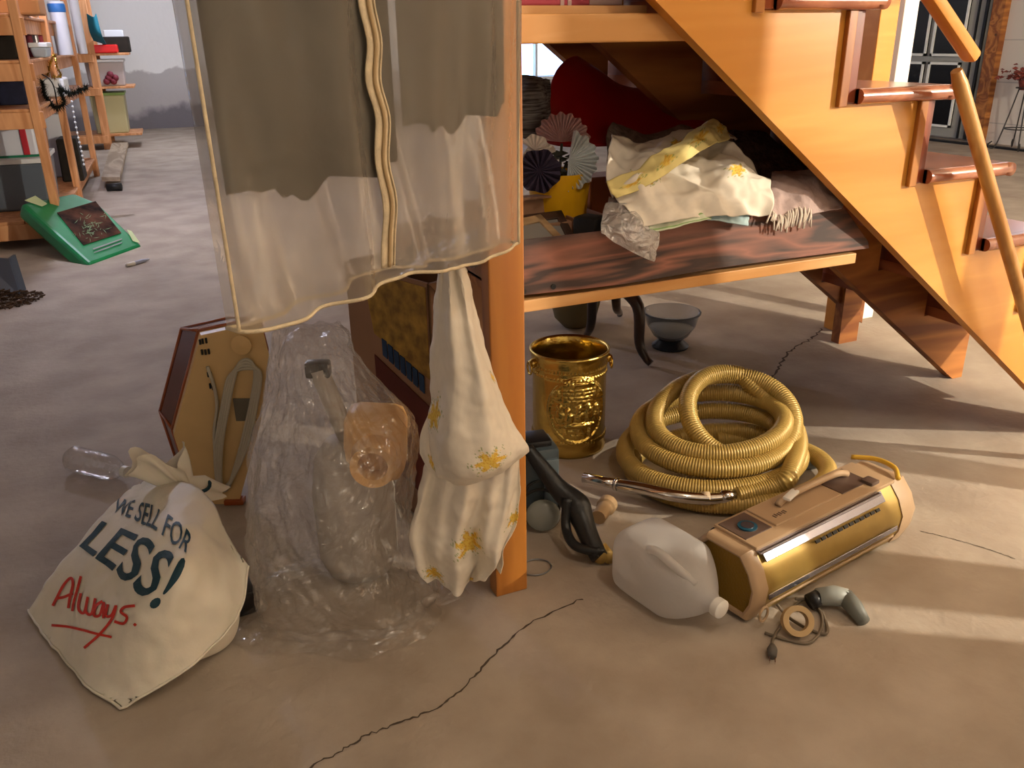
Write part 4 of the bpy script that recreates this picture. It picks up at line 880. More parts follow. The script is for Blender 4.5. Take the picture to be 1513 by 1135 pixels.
for nm, c, ln, w2, rz_, tl, m1, lb in (('picture_frame', (.10, .155, SZ+.075), .19, .15, .35, .55, 'frame_light', 'light wooden picture frame lying in the cardboard tray'), ('picture_frame', (.15, .215, SZ+.07), .17, .13, .1, .75, 'frame_dark', 'dark wooden picture frame at the back of the cardboard tray')):
    R_ = rotz(rz_)@np.array(Matrix.Rotation(tl, 3, 'X')); t_ = thing(nm, lb, 'picture frame', c, 'frames in the tray')
    for a, s in (((0, w2/2-.01, 0), (ln, .02, .012)), ((0, -w2/2+.01, 0), (ln, .02, .012)), ((ln/2-.01, 0, 0), (.02, w2, .012)), ((-ln/2+.01, 0, 0), (.02, w2, .012))): MB().box(np.array(c)+R_@np.array(a), s, R_, .002).build('frame_bar', M[m1], t_)
    MB().box(np.array(c), (ln-.02, w2-.02, .004), R_).build('glass', M['frame_glass'], t_)
tag(MB().box((.225, .13, SZ+.07), (.05, .06, .12), rotz(.4), .01).build('black_pouch', M['black'], None, auto=40), 'small black pouch at the right end of the tray', 'pouch')
# yellow pot of paper flowers
mat('yellow_pot', 'e0a80c', .4); mat('petal_pink', 'dcbfb8', .8, color2='b88a88', vscale=14); mat('petal_silver', 'd4d8d8', .4, .2); mat('petal_white', 'd8cdc4', .8); mat('petal_purple', '3c3044', .8); mat('leaf_dull', '4a4a3c', .8)
ptc = O(826, 268, .33); fp = thing('flower_pot', 'oval yellow pot of folded paper flowers on the shelf', 'flower pot', ptc)
MB().lathe([(0, -.07), (.062, -.07), (.066, -.03), (.072, .022), (.068, .022), (.06, -.01), (0, -.01)], ptc, None, 32, sx=1.0).build('pot', M['yellow_pot'], fp, auto=40)
def fan(name, c, r, a0, a1, m, nrm_, n=22, pleat=.10):
    Rn = frame(nrm_); V = [np.array(c)]; k = n*2
    for i in range(k+1):
        a = a0+(a1-a0)*i/k; sc = 1+.06*sin(i*1.3); off = pleat*r*(1 if i % 2 else -1)
        V.append(np.array(c)+Rn@np.array([r*sc*cos(a), r*sc*sin(a), off+.15*r]))
    o = newmesh(name, V, [(0, i+1, i+2) for i in range(k)], m); md = o.modifiers.new('solid', 'SOLIDIFY'); md.thickness = .0012; return under(o, fp)
tocam = CAMP-ptc; tocam /= np.linalg.norm(tocam)
def scr(px, py, o): return O(px, py, o)
def upn(v): return v
Rc = frame(tocam); 
def ang_of(dx, dy): w_ = Rc.T@(_r*dx-_u*dy); return atan2(w_[1], w_[0])
def fan_scr(nm, px, py, o, rad, d0, d1, m, n=22):
    """fan opening between two screen directions given in degrees, up = 90"""
    a0 = ang_of(cos(radians(d0)), -sin(radians(d0))); a1 = ang_of(cos(radians(d1)), -sin(radians(d1)))
    if a1 < a0: a1 += 2*pi
    if a1-a0 > radians(abs(d1-d0))+.5: a0, a1 = a1-2*pi, a0
    fan(nm, scr(px, py, o), rad, a0, a1, m, tocam, n)
fan_scr('paper_flower', 830, 210, .315, .060, 5, 175, M['petal_pink'], 20)
fan_scr('paper_flower', 840, 238, .285, .062, -95, 80, M['petal_silver'], 18)
fan_scr('paper_flower', 798, 232, .30, .035, 20, 200, M['petal_white'], 9); fan_scr('paper_flower', 790, 222, .30, .032, -10, 150, M['petal_white'], 8)
pl_ = scr(797, 253, .275); fan('paper_flower', pl_, .045, 0, 2*pi, M['petal_purple'], tocam, 16, .25)
tag(MB().b2((ptc[0]-.09, ptc[1]-.09, SZ), (ptc[0]+.09, ptc[1]+.08, ptc[2]-.072), .003).build('brown_carton_low', M['cardboard']), 'low brown carton under the yellow flower pot', 'carton')
lv_ = MB()
for i in range(46):
    c = scr(random.uniform(800, 845), random.uniform(225, 268), random.uniform(.29, .36)); R_ = frame(np.array([random.uniform(-1, 1), random.uniform(-1, .2), random.uniform(-.3, 1)])); r = random.uniform(.008, .018)
    lv_.add([c+R_@np.array(p)*r for p in ((-1, 0, 0), (0, -.4, .1), (1, 0, 0), (0, .4, .1))], [(0, 1, 2, 3)])
lv_.build('foliage', M['leaf_dull'], fp)
for (x, y) in ((830, 212), (838, 238), (796, 230)): MB().tube([scr(x, y, .32), ptc+[0, 0, .0]], .003, 6).build('stem', M['leaf_dull'], fp, True)
mat('copper', 'b06c44', .25, .6); cbx = O(880, 265, .40); tag(MB().b2((cbx[0]-.035, .36, SZ), (cbx[0]+.05, .44, SZ+.165), .004).build('copper_carton', M['copper']), 'copper coloured carton between the flower pot and the cloths', 'carton')
# cloths
mat('grey_lace', '8a7a6e', .95, var=.3, vscale=60, bump=.6, bscale=120); mat('brown_lace', '5c463c', .95, var=.4, vscale=90, bump=.8, bscale=150); mat('mauve_cloth', 'b09a94', .95, var=.15, vscale=30, bump=.3, bscale=60)
mat('blue_cloth', 'a4bcc0', .9, var=.08); mat('fringe_cream', 'dccfc0', .9)
G1 = 'cloths heaped on the under-stair shelf'
heap('grey_blanket', [[(895, 270, .30), (940, 265, .30), (1010, 250, .32), (1080, 250, .34)], [(896, 210, .36), (945, 215, .36), (1010, 215, .38), (1090, 220, .38)], [(905, 180, .42), (950, 200, .42), (1020, 188, .42), (1100, 198, .42)], [(915, 195, .52), (960, 215, .52), (1030, 200, .52), (1110, 215, .52)]], 60, 60, M['grey_lace'], 'dull grey blanket rumpled behind the floral cloth', 'blanket', .012, 14, 3, None, G1)
heap('brown_lace_cloth', [[(1080, 300, .26), (1130, 300, .25), (1185, 300, .25), (1230, 300, .24)], [(1080, 240, .30), (1125, 235, .29), (1165, 245, .28), (1215, 270, .27)], [(1085, 195, .36), (1120, 195, .36), (1150, 215, .36), (1200, 255, .34)], [(1090, 200, .46), (1130, 205, .46), (1160, 225, .44), (1200, 262, .42)]], 50, 50, M['brown_lace'], 'dark brown lacy cloth at the back under the stairs', 'cloth', .010, 16, 4, None, G1)
heap('mauve_shawl', [[(1128, 318, .03), (1160, 330, .028), (1195, 318, .03), (1245, 306, .04)], [(1135, 288, .06), (1165, 292, .05), (1200, 284, .05), (1250, 296, .06)], [(1140, 258, .11), (1170, 260, .09), (1205, 258, .09), (1242, 282, .10)], [(1140, 256, .2), (1170, 256, .19), (1200, 262, .17), (1238, 284, .15)]], 60, 60, M['mauve_cloth'], 'dusty mauve shawl with a cream fringe at the right of the shelf', 'shawl', .008, 20, 5, None, G1)
shw = bpy.data.objects['mauve_shawl']
fr = MB()
for i in range(30):
    s = i/29; a = O(1134+s*60, 308-s*3+8*sin(s*6), .045); e_ = O(1137+s*60+random.uniform(-5, 4), 331+random.uniform(-6, 8)+6*sin(s*3), .022)
    fr.tube(cr([a, (a+e_)/2+np.array([random.uniform(-.003, .003), -.008, .006]), e_], 6), .0019, 5)
f_ = fr.build('fringe', M['fringe_cream'], None, True); f_['kind'] = 'stuff'; f_.parent = shw
pale = np.array(lin('ddd2be'))
def band1(u, v): return max(0, 1-abs(v-.86)/.10)*.55 if True else 0
crm = floral([(.30, .50, 1.1), (.24, .62, .8), (.80, .42, .9), (.55, .85, .8), (.72, .9, .7), (.92, .95, .9)], CRM*.93, None, 1.1, .06)
heap('floral_tablecloth', [[(952, 332, .018), (990, 328, .014), (1035, 318, .012), (1080, 320, .012), (1140, 316, .016)],
     [(925, 300, .055), (975, 296, .040), (1025, 290, .036), (1075, 285, .036), (1139, 274, .050)],
     [(900, 285, .13), (945, 262, .09), (1010, 262, .11), (1070, 242, .09), (1128, 252, .12)],
     [(896, 240, .20), (935, 238, .21), (985, 222, .19), (1035, 226, .21), (1075, 205, .19), (1108, 232, .22)][:5],
     [(903, 200, .28), (950, 214, .28), (1005, 196, .28), (1052, 182, .27), (1090, 205, .29)]], 140, 140, M['floral_print'], 'rumpled cream tablecloth with yellow flowers heaped on the shelf', 'tablecloth', .022, 9, 8, crm, G1, .0025, True)
yb = floral([(.15, .5, .6), (.4, .5, .5), (.65, .5, .6), (.9, .5, .6)], np.array(lin('e0cf88')), None, 3, .35)
heap('yellow_border_cloth', [[(912, 292, .075), (960, 272, .065), (1010, 240, .085), (1055, 212, .13), (1078, 206, .18)], [(902, 282, .085), (955, 258, .08), (1005, 226, .10), (1050, 194, .16), (1070, 190, .22)], [(896, 268, .12), (945, 250, .12), (1000, 214, .14), (1048, 182, .22), (1066, 184, .26)]], 90, 30, M['floral_print'], 'folded yellow floral border lying across the cream tablecloth', 'cloth', .012, 14, 9, yb, G1)
def grn(u, v): return np.array(lin('86a866')) if (.35 < v < .5 or .75 < v < .86 or .05 < v < .12) else np.array(lin('cfd6bc'))
heap('green_striped_towel', [[(958, 342, .020), (990, 338, .018), (1025, 330, .018), (1050, 325, .020)], [(960, 325, .040), (990, 320, .035), (1025, 316, .032), (1052, 312, .034)], [(965, 308, .09), (995, 303, .08), (1028, 300, .07), (1055, 300, .07)]], 50, 50, M['floral_print'], 'white kitchen towel with green stripes below the floral tablecloth', 'towel', .006, 24, 10, grn, G1)
heap('pale_blue_cloth', [[(1045, 325, .022), (1065, 327, .016), (1085, 330, .015), (1104, 334, .020)], [(1050, 312, .034), (1070, 312, .026), (1088, 312, .026), (1106, 318, .030)], [(1060, 300, .07), (1078, 298, .06), (1092, 300, .06), (1102, 306, .06)]], 36, 36, M['blue_cloth'], 'small pale blue cloth poking out from the heap', 'cloth', .006, 30, 11, None, G1)
filmmat('crumpled_film', 'f4f2ee', .5, .16, .12, .8, 30, .3, .16)
heap('crumpled_plastic_bag', [[(888, 345, .030), (915, 362, .012), (945, 378, .004), (966, 387, .012)], [(888, 330, .05), (918, 338, .016), (948, 350, .002), (973, 352, .012)], [(892, 312, .08), (920, 312, .05), (945, 322, .03), (972, 340, .035)], [(900, 288, .13), (925, 295, .10), (945, 305, .09), (965, 322, .08)]], 60, 60, M['crumpled_film'], 'crumpled clear and white plastic bag hanging over the shelf front', 'plastic bag', .010, 17, 12, None, None, 0, True)
mat('pink_box', 'cc5868', .6); mat('pink_pale', 'd8bcb4', .6)
pk = thing('pink_box', 'pink box with pale stripes on the upper shelf', 'box', (.09, .2, 1.15)); p0 = O(764, 18, .10); p1 = O(918, 14, .10)
MB().b2((p0[0], .10, 1.151), (p1[0], .34, 1.27), .003).build('box_body', M['pink_box'], pk)
for s in (.40, .47): MB().b2((p0[0]+(p1[0]-p0[0])*s, .098, 1.151), (p0[0]+(p1[0]-p0[0])*(s+.035), .1005, 1.27)).build('stripe', M['pink_pale'], pk)
MB().b2((p0[0]+(p1[0]-p0[0])*.68, .098, 1.152), (p1[0], .1005, 1.18)).build('stripe', M['pink_pale'], pk)
# ================================================================== THINGS ON THE FLOOR AT THE LEFT
filmmat('pet_film', 'e4dcd8', .07, .12, .10, .25, 30, .2, .05)
b0 = F(128, 683, .036); b1 = F(196, 703, .030); bd = b1-b0; bd /= np.linalg.norm(bd); bt_ = thing('plastic_bottle', 'clear empty plastic bottle lying on the floor near the white bag', 'bottle', b0*[1, 1, 0])
sb_ = b0-bd*.06; pf = [(0, .004), (.028, .0), (.036, .012)]+[(.036-.0022*(q % 2), .02+q*.009) for q in range(13)]+[(.034, .15), (.026, .172), (.016, .188), (.013, .195), (.013, .212)]
MB().lathe(pf, np.array([sb_[0], sb_[1], .037]), frame(bd*[1, 1, 0]), 28, False).build('bottle_body', M['pet_film'], bt_, True)
MB().lathe([(0, 0), (.0155, 0), (.0155, .016), (0, .016)], np.array([sb_[0], sb_[1], .037])+(bd*[1, 1, 0])/np.linalg.norm(bd*[1, 1, 0])*.198, frame(bd*[1, 1, 0]), 20).build('cap', M['white_plastic'], bt_, auto=40)
bl = F(352, 915); tag(MB().box(bl+_h*.04+[0, 0, .028], (.05, .07, .056), rotz(-YAW+.5), .008).build('black_block', M['black_plastic'], None, auto=40), 'small black plastic block behind the white shopping bag', 'block')
# pen
pn = thing('pen', 'pale blue pen lying on the floor by the green bag', 'pen', F(202, 389)); pa, pb2 = F(187, 392, .010), F(220, 383, .010); mat('pen_blue', 'a8b0c8', .4)
MB().tube([pa, pa*.3+pb2*.7, pb2], [.010, .010, .004], 10).build('barrel', M['pen_blue'], pn, True); MB().tube([pa-(pb2-pa)*.02, pa*.65+pb2*.35], .011, 10).build('cap', M['white_plastic'], pn, True)
# dustpan and swept debris
mat('navy_plastic', '2a3442', .4); dp = thing('dustpan', 'dark navy dustpan standing at the left edge of the floor', 'dustpan', F(5, 435))
q0, q1 = F(-30, 442), F(29, 436); q2 = D(13, 383, 4.15); q3 = D(-30, 380, 4.15); MB().prism([q0, q1, q2, q3], _h*.015).build('pan', M['navy_plastic'], dp)
MB().prism([q1, q2, q2+_h*.10-_r0*.02, q1+_h*.10-_r0*.02], _r0*-.012).build('pan_side', M['navy_plastic'], dp)
db = MB(); mat('debris_brown', '6c5440', .95, color2='3c2c20', vscale=60)
for i in range(420):
    r = random.random()**.6; a = random.uniform(0, 2*pi); c = F(5, 445)+_r0*(r*.17*cos(a))+_h*(r*.16*sin(a))+[0, 0, .055*(1-r)**1.2*random.random()+.004]
    R_ = frame(np.random.RandomState(i).uniform(-1, 1, 3)); s = random.uniform(.004, .013); db.box(c, (s*2.4, s*.7, s*.35), R_)
stuff(db.build('swept_debris', M['debris_brown']), 'pile of brown swept debris in front of the dustpan', 'debris')
# green storage bag
mat('green_vinyl', '08824c', .38, var=.12, vscale=6, bump=.15, bscale=12); mat('shine_patch', 'c8d8a8', .2); mat('grey_corner', '7a8a84', .4)
gs = [F(133, 393), F(212, 364), D(150, 283, 5.25), D(112, 267, 5.25), D(30, 300, 4.86)]
gbk = thing('green_storage_bag', 'flat green vinyl storage bag with a plant picture leaning on the shelving', 'storage bag', gs[0])
for g in gs[:2]: g[2] = .004
g_n = np.cross(gs[1]-gs[0], gs[4]-gs[0]); g_n /= np.linalg.norm(g_n)
if g_n@(CAMP-gs[0]) < 0: g_n = -g_n
gp_ = []
for g in gs: gp_.append(g-g_n*((g-gs[0])@g_n))
bmx = MB().prism([p for p in gp_], -g_n*.09); ob2 = bmx.build('bag_body', M['green_vinyl'], gbk); md = ob2.modifiers.new('bev', 'BEVEL'); md.width = .025; md.segments = 3
bz_ = min(p[2] for p in gp_)
def onbag(x, y, off): d = ray(x, y); return CAMP+d*(((gp_[0]-CAMP)@g_n)/(d@g_n))+g_n*off
# printed picture: procedural plant photograph
pm_ = mat('plant_photo', '5e3c2c', .8, color2='1c120e', vscale=9, spec=.1)
MB().prism([onbag(84, 315, .002), onbag(141, 298, .002), onbag(179, 345, .002), onbag(123, 363, .002)], g_n*.002).build('picture', pm_, gbk)
mat('print_green', '6c8a5c', .5); mat('print_pale', 'd8d0a0', .5); rg = random.Random(3)
lf_ = MB()
for i in range(60):
    x, y = rg.gauss(133, 11), rg.gauss(338, 9); 
    if not (100 < x < 165 and 315 < y < 358): continue
    a = rg.uniform(0, pi); l_ = rg.uniform(2, 6); lf_.prism([onbag(x-l_*cos(a), y-l_*sin(a)*.7, .0045), onbag(x+.8*sin(a), y-.8*cos(a), .0045), onbag(x+l_*cos(a), y+l_*sin(a)*.7, .0045)], g_n*.0005)
lf_.build('printed_leaves', M['print_green'], gbk)
for pts in ([(36, 297), (52, 290), (70, 302), (62, 306)], [(187, 340), (194, 342), (207, 360), (196, 357)], [(72, 291), (82, 288), (82, 292), (74, 295)]): MB().prism([onbag(x, y, .003) for x, y in pts], g_n*.001).build('shine_patch', M['shine_patch'], gbk)  # pale pieces that paint the shine onto the green vinyl
for y0 in (0, 5): MB().prism([onbag(137+y0*.5, 368+y0, .003), onbag(180, 353+y0, .003), onbag(180, 355+y0, .003), onbag(138, 370+y0, .003)], g_n*.001).build('printed_line', M['grey_corner'], gbk)
# plank with a roller
pk0 = T(168, 268, -.45); mat('black_roller', '1c1c1c', .5)
pln = thing('loose_plank', 'grey wooden plank lying on the floor beside the shelving', 'plank', F(166, 272))
w0, w1, w2_, w3_ = F(151, 268, .06), F(178, 268, .06), F(190, 214, .03), F(167, 213, .03)
MB().prism([w0, w1, w2_, w3_], (0, 0, .035)).build('board', M['grey_plank'], pln)
tag(MB().tube([F(158, 277, .03), F(180, 276, .03)], .03, 14).build('black_roller', M['black_roller'], None, True), 'short black roller under the near end of the plank', 'roller')
# ================================================================== LEFT SHELVING
def gxy(p): return np.array([p[0], p[1], 0.0])
UP = [gxy(D(37.5, 65, 5.05)), gxy(D(78, 65, 6.25)), gxy(D(110, 65, 7.85))]
rv = UP[2]-UP[0]; rv /= np.linalg.norm(rv); pv = np.array([rv[1], -rv[0], 0]); RS = np.stack([pv, rv, np.array([0, 0, 1.])], 1)   # pv points right
for i in (1, 2): UP[i] = UP[0]+rv*((UP[i]-UP[0])@rv)
sv = thing('storage_shelving', 'long open pine shelving crowded with boxes at the left', 'shelving', UP[1])
zof = lambda y, Y: D(60, y, Y)[2]
LV = [.14, zof(160, 5.3), zof(92, 5.3), zof(27, 5.3)]
SW = .56; SL = float((UP[2]-UP[0])@rv)
lb = lambda c, size, nm, m, par: under(MB().box(c, size, RS, .004).build(nm, m), par)
for p in UP:
    for dx in (0, -SW): lb(p+pv*(dx-.02)+[0, 0, 1.1], (.045, .085, 2.2), 'upright', M['pine_raw'], sv)
for z in LV:
    for dx in (-.035, -SW+.02): lb(UP[0]+rv*SL/2+pv*(dx-.02)+[0, 0, z-.04], (.03, SL-.10, .08), 'rail', M['pine_raw'], sv)
    lb(UP[0]-rv*.02-pv*(SW/2)+[0, 0, z-.045], (SW+.04, .035, .09), 'end_rail', M['pine_raw'], sv)
    for k in range(3): lb(UP[0]+rv*SL/2-pv*(.10+.185*k)+[0, 0, z+.009], (.18, SL+.06, .018), 'shelf_board', M['pine_raw'], sv)
# second, shorter unit behind it
U4 = gxy(D(132, 65, 9.9)); sv2 = thing('rear_shelving', 'short pine shelving unit at the far end with a cream tote', 'shelving', U4)
LV2 = [.16, .66, 1.0]
for dx in (0, -.55): 
    for dy in (0, .62): lb(U4+pv*dx+rv*dy+[0, 0, 1.1], (.085, .045, 2.2), 'upright', M['pine_raw'], sv2)
for z in LV2: lb(U4+pv*-.13+rv*.31+[0, 0, z-.012], (1.0, .60, .024), 'shelf_board', M['pine_raw'], sv2); lb(U4-pv*.28+rv*-.03+[0, 0, z-.05], (.6, .02, .08), 'rail', M['pine_raw'], sv2)
def lvl(z, L): return min(L, key=lambda q: abs(q-z))+.019
GS = 'things stored on the pine shelving'
def bin_(name, label, cat, x0, x1, y0, y1, Y, dep, body, lid=None, L=None, taper=.93, snap=True, lidh=.028):
    L = LV if L is None else L; xm = (x0+x1)/2; a = gxy(D(x0, (y0+y1)/2, Y)); b = gxy(D(x1, (y0+y1)/2, Y)); w_ = abs((b-a)@pv); zt = D(xm, y0, Y)[2]; z0 = D(xm, y1, Y)[2]
    if snap: z0 = lvl(z0, L) if L is LV else min(L, key=lambda q: abs(q-z0))+.001
    c = (a+b)/2+rv*dep/2; r = thing(name, label, cat, c+[0, 0, z0], GS); P = []
    for z, k in ((z0, taper), (max(zt, z0+.03), 1.0)): P += [c+RS@np.array([sx*w_/2*k, sy*dep/2*k, 0])+np.array([0, 0, z]) for sx, sy in ((-1, -1), (1, -1), (1, 1), (-1, 1))]
    o = MB().hexa(P).build('tub_body', body); md = o.modifiers.new('b', 'BEVEL'); md.width = .012; md.segments = 2; under(o, r)
    if lid: lb(c+[0, 0, max(zt, z0+.03)+lidh/2], (w_*1.06, dep*1.06, lidh), 'lid', lid, r)
    return r, c, z0, zt, w_
mat('tote_grey', '5a6470', .4); mat('lid_white', 'd8dcdf', .4); mat('bag_green', '107050', .4); mat('bag_pale', 'cfd4e0', .5); mat('tub_blue', 'b4c4d8', .35); mat('cardb2', 'b8865c', .85); mat('bin_clear', 'b4aaa8', .3); mat('bin_cream', 'bab68e', .45); mat('lid_green', '7c9c54', .4); mat('red_lid', 'd81818', .4); mat('jeans', '20243c', .9, var=.3, vscale=20); mat('dark_stuff', '241f18', .9, var=.3, vscale=15); mat('wine', '7a2c3a', .7); mat('mid_blue', '2c6cb4', .5); mat('navy', '24307c', .5); mat('silver_can', 'a8a8ac', .3, .7); mat('teal_cloth', '1c6a7c', .9); mat('gold_foil', 'd0b050', .25, .9); mat('white_box', 'd8dce0', .6); mat('red_print', 'b02030', .6)
bin_('grey_tote', 'large slate grey tote with pale lid on the lowest shelf', 'tote', -25, 70, 243, 322, 5.25, .55, M['tote_grey'], M['lid_white'])
r_, c_, z0, zt, w_ = bin_('white_carton', 'white carton edged in green on the grey tote', 'carton', -20, 50, 176, 236, 5.35, .4, M['bag_pale'], None, None, 1.0, False)
for z in (z0+.012, zt-.008): lb(c_+[0, 0, z], (w_*1.06, .43, .026), 'green_edge', M['bag_green'], r_)
lb(c_-rv*.205+pv*(w_*.28)+[0, 0, (z0+zt)/2], (.035, .01, (zt-z0)*.8), 'red_mark', M['red_print'], r_)
bin_('folded_jeans', 'folded dark blue clothing on the middle shelf at the far left', 'clothing', -20, 36, 110, 140, 5.3, .4, M['jeans'], None)
bin_('black_case', 'dark case on the upper shelf at the far left edge', 'case', -20, 22, 32, 84, 5.3, .35, M['dark_stuff'], None)
bin_('brown_carton', 'brown cardboard carton at the top left corner', 'carton', -15, 54, -30, 24, 5.25, .3, M['cardb2'], None, None, 1.0)
bin_('blue_white_tub', 'round topped pale blue tub with white lid behind the first upright', 'tub', 46, 71, 70, 92, 5.75, .25, M['tub_blue'], M['lid_white'], None, .8)
bin_('white_box', 'small white box under the gold tinsel', 'box', 66, 96, 116, 150, 6.1, .3, M['white_box'], None, None, 1.0)
bin_('pale_sack', 'pale plastic sack on the lowest shelf behind the second upright', 'sack', 74, 100, 168, 262, 6.7, .3, M['bag_pale'], None, None, 1.15)
bin_('dark_glitter_sack', 'dark glittery sack next to the string of lights', 'sack', 88, 117, 205, 262, 6.45, .25, M['dark_stuff'], None, None, 1.1)
bin_('cream_tote', 'cream tote with green lid on the far shelving unit', 'tote', 136, 186, 141, 182, 10.0, .45, M['bin_cream'], M['lid_green'], LV2)
r_, c_, z0, zt, w_ = bin_('clear_tub', 'clear tub of red ornaments above the cream tote', 'tub', 128, 184, 92, 128, 10.0, .42, M['bin_clear'], M['lid_white'], LV2)
for k in range(5): tag(MB().ball(c_+pv*(w_*(.12+.06*k-.12))-rv*.215+[0, 0, z0+.05+.035*(k % 3)], .035, 10, 8).build('red_ornament', M['wine'], None, True), 'dark red ornament pressed against the clear tub wall', 'ornament', 'red ornaments in the clear tub')
bin_('red_box', 'bright red box on the top board of the far shelving', 'box', 138, 173, 66, 80, 9.95, .3, M['red_lid'], None, LV2, 1.0)
bin_('dark_carton', 'dark open carton behind the bright red box', 'carton', 152, 192, 54, 80, 10.35, .2, M['dark_stuff'], None, LV2, 1.0)
bin_('white_carton_tall', 'white carton against the far wall above the red box', 'carton', 155, 184, 44, 78, 10.6, .1, M['white_box'], None, LV2, 1.0)
def can(name, label, x, y0, y1, Y, wpx, m, m2=None):
    Lc = LV if Y < 9 else LV2; b = gxy(D(x, (y0+y1)/2, Y)); z0 = lvl(D(x, y1, Y)[2], Lc); z1 = D(x, y0, Y)[2]; r = wpx/2*Y/1370; t_ = thing(name, label, 'canister', b+[0, 0, z0], GS)
    MB().lathe([(0, 0), (r*.95, 0), (r, .01), (r, z1-z0-.01), (r*.95, z1-z0), (0, z1-z0)], b+[0, 0, z0], None, 18).build('canister_body', m, t_, auto=40)
    if m2: MB().lathe([(r*1.02, (z1-z0)*.80), (r*1.08, (z1-z0)*.82), (r*1.08, (z1-z0)*.94), (r*1.02, (z1-z0)*.96)], b+[0, 0, z0], None, 18, False).build('canister_band', m2, t_, True)
can('red_canister', 'slim wine red canister on the upper shelf', 43, 26, 88, 6.1, 9, M['wine']); can('silver_canister', 'slim silver canister next to the wine red one', 52, 25, 88, 6.15, 9, M['silver_can'])
can('white_canister', 'tall white canister with a blue band between the uprights', 89, 2, 78, 6.9, 22, M['bag_pale'], M['mid_blue']); can('pale_tube', 'tall pale tube behind the third upright', 113, -20, 72, 7.5, 13, M['white_box'])
can('pink_canister', 'short pink canister with a dark base on the upper shelf', 62, 28, 84, 6.45, 15, M['pink_box'], M['dark_stuff'])
# teal cloth hanging at the far unit
G = surf([[D(128, 20, 9.8), D(138, 25, 9.75), D(142, 20, 9.8)], [D(132, 45, 9.8), D(142, 48, 9.75), D(150, 50, 9.8)], [D(138, 60, 9.9), D(150, 64, 9.95), D(158, 67, 10.0)]], 16, 16); tag(sheet('teal_cloth', G, M['teal_cloth'], None, .004), 'teal cloth draped above the bright red box', 'cloth')
def garland(name, label, pts, nlen, nn, spread, m, core=.006, seed=1):
    R_ = random.Random(seed); P = cr([D(*p) for p in pts], 60); mb = MB(); mb.tube(P, core, 5)
    for i in range(nn):
        c = P[R_.randrange(60)]; d_ = np.array([R_.gauss(0, 1), R_.gauss(0, 1), R_.gauss(0, 1)]); d_ /= np.linalg.norm(d_); e_ = c+d_*nlen*R_.uniform(.5, 1.2); s_ = np.cross(d_, [0, 0, 1.])*spread
        mb.add([c-s_, c+s_, e_], [(0, 1, 2)])
    return tag(mb.build(name, m), label, 'garland')
mat('garland_green', '161c14', .8)
garland('green_garland', 'dark green artificial garland drooping off the middle shelf', [(62, 120, 5.75), (66, 140, 5.7), (80, 158, 5.65), (95, 152, 5.65), (88, 132, 5.65), (105, 138, 5.7), (128, 129, 5.75)], .05, 1100, .006, M['garland_green'], .008, 4)
garland('gold_tinsel', 'gold tinsel garland on top of the white box', [(70, 112, 6.15), (74, 95, 6.1), (80, 82, 6.1), (84, 98, 6.1), (90, 112, 6.15), (78, 114, 6.1)], .03, 420, .006, M['gold_foil'], .004, 5)
ls = thing('light_string', 'string of small white lights hanging by the second upright', 'light string', gxy(D(118, 240, 6.1))); LPp = cr([D(106, 150, 6.15), D(110, 175, 6.12), D(115, 200, 6.1), (D(120, 222, 6.1)), D(124, 243, 6.1)], 40); MB().tube(LPp, .003, 5).build('wire', M['silver_can'], ls, True)
for k in range(0, 40, 3): MB().ball(LPp[k], .008, 8, 6).build('bulb', M['white_box'], ls, True)
MB().tube(cr([D(62, 110, 5.7), D(72, 116, 5.68), D(80, 130, 5.66), D(86, 165, 5.64)], 24), .004, 6).build('hanging_wire', M['black'])
tag(bpy.data.objects['hanging_wire'], 'thin black wire hanging over the green garland', 'wire')
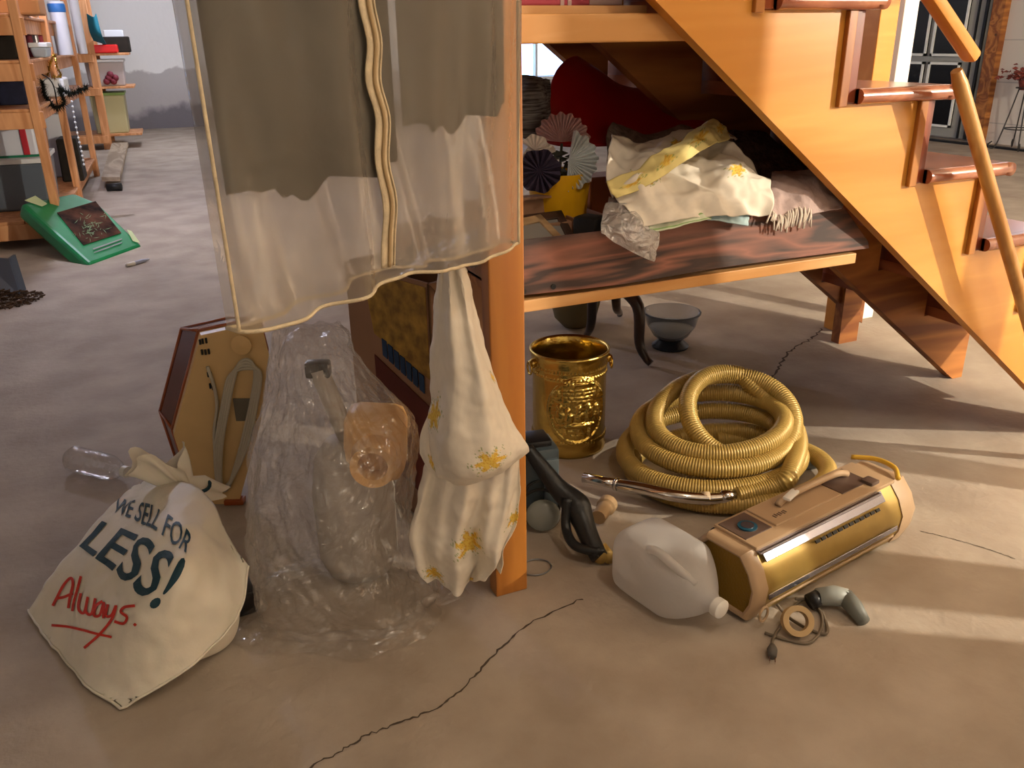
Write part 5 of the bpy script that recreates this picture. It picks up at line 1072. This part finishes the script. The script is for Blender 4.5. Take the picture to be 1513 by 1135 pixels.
# ================================================================== PLANT STAND AT THE RIGHT
mat('wire_black', '2c2826', .5); mat('dried_red', '8a3c34', .9, color2='5c2c24', vscale=30)
b1_ = F(1478, 222); b2_ = F(1520, 222); pc = (b1_+b2_)/2; dpt = (pc-np.array([CAMP[0], CAMP[1], 0]))@_h
ps = thing('plant_stand', 'black wire plant stand with dried red flowers by the far wall', 'plant stand', pc); tz = D(1500, 130, dpt)[2]
for k in range(4):
    a = pi/4+k*pi/2; f0 = pc+np.array([cos(a)*.17, sin(a)*.17, .0]); t0 = pc+np.array([cos(a)*.06, sin(a)*.06, tz])
    MB().tube(cr([t0, t0*.5+f0*.5+np.array([0, 0, .0]), f0+[0, 0, .05], f0+np.array([cos(a)*.04, sin(a)*.04, .015]), f0+np.array([cos(a)*.07, sin(a)*.07, .05]), f0+np.array([cos(a)*.04, sin(a)*.04, .08])], 26), .007, 6).build('leg', M['wire_black'], ps, True)
for z, r in ((tz, .09), (tz*.35, .13)): MB().tube([pc+np.array([r*cos(a), r*sin(a), z]) for a in np.linspace(0, 2*pi, 24)[:-1]], .006, 6, closed=True).build('ring', M['wire_black'], ps, True)
MB().lathe([(0, 0), (.06, 0), (.085, .09), (.08, .09), (0, .08)], pc+[0, 0, tz-.02], None, 18).build('pot', M['dried_red'], ps, True)
fl = MB(); R_ = random.Random(9)
for i in range(260):
    d_ = np.array([R_.gauss(0, 1), R_.gauss(0, 1), abs(R_.gauss(0, .5))]); c = pc+[0, 0, tz+.08]+d_*np.array([.11, .11, .09]); Rr = frame(np.array([R_.gauss(0, 1), R_.gauss(0, 1), R_.gauss(0, 1)])); s = R_.uniform(.015, .035)
    fl.add([c+Rr@np.array(p)*s for p in ((-1, 0, 0), (0, -.5, .15), (1, 0, 0), (0, .5, .15))], [(0, 1, 2, 3)])
stuff(fl.build('dried_flowers', M['dried_red'], ps))

# lamp sockets on the ceiling above the bulbs
for lo in [o for o in bpy.data.objects if o.type == 'LIGHT' and o.name.endswith('bulb_light')]:
    x, y, z = lo.location; near = {'ceiling_bulb_light': 'above the staircase front', 'back_bulb_light': 'behind the garment bag', 'far_bulb_light': 'near the far wall', 'right_bulb_light': 'near the dark glazed door'}[lo.name]
    tag(MB().lathe([(0, ZC-.0), (.055, ZC-.0), (.05, ZC-.03), (.025, ZC-.05), (.022, ZC-.09), (0, ZC-.09)], (x, y, 0), None, 20).build('lamp_socket', M['white_plastic'], None, auto=40), 'white ceramic ceiling lamp socket '+near, 'lamp socket')
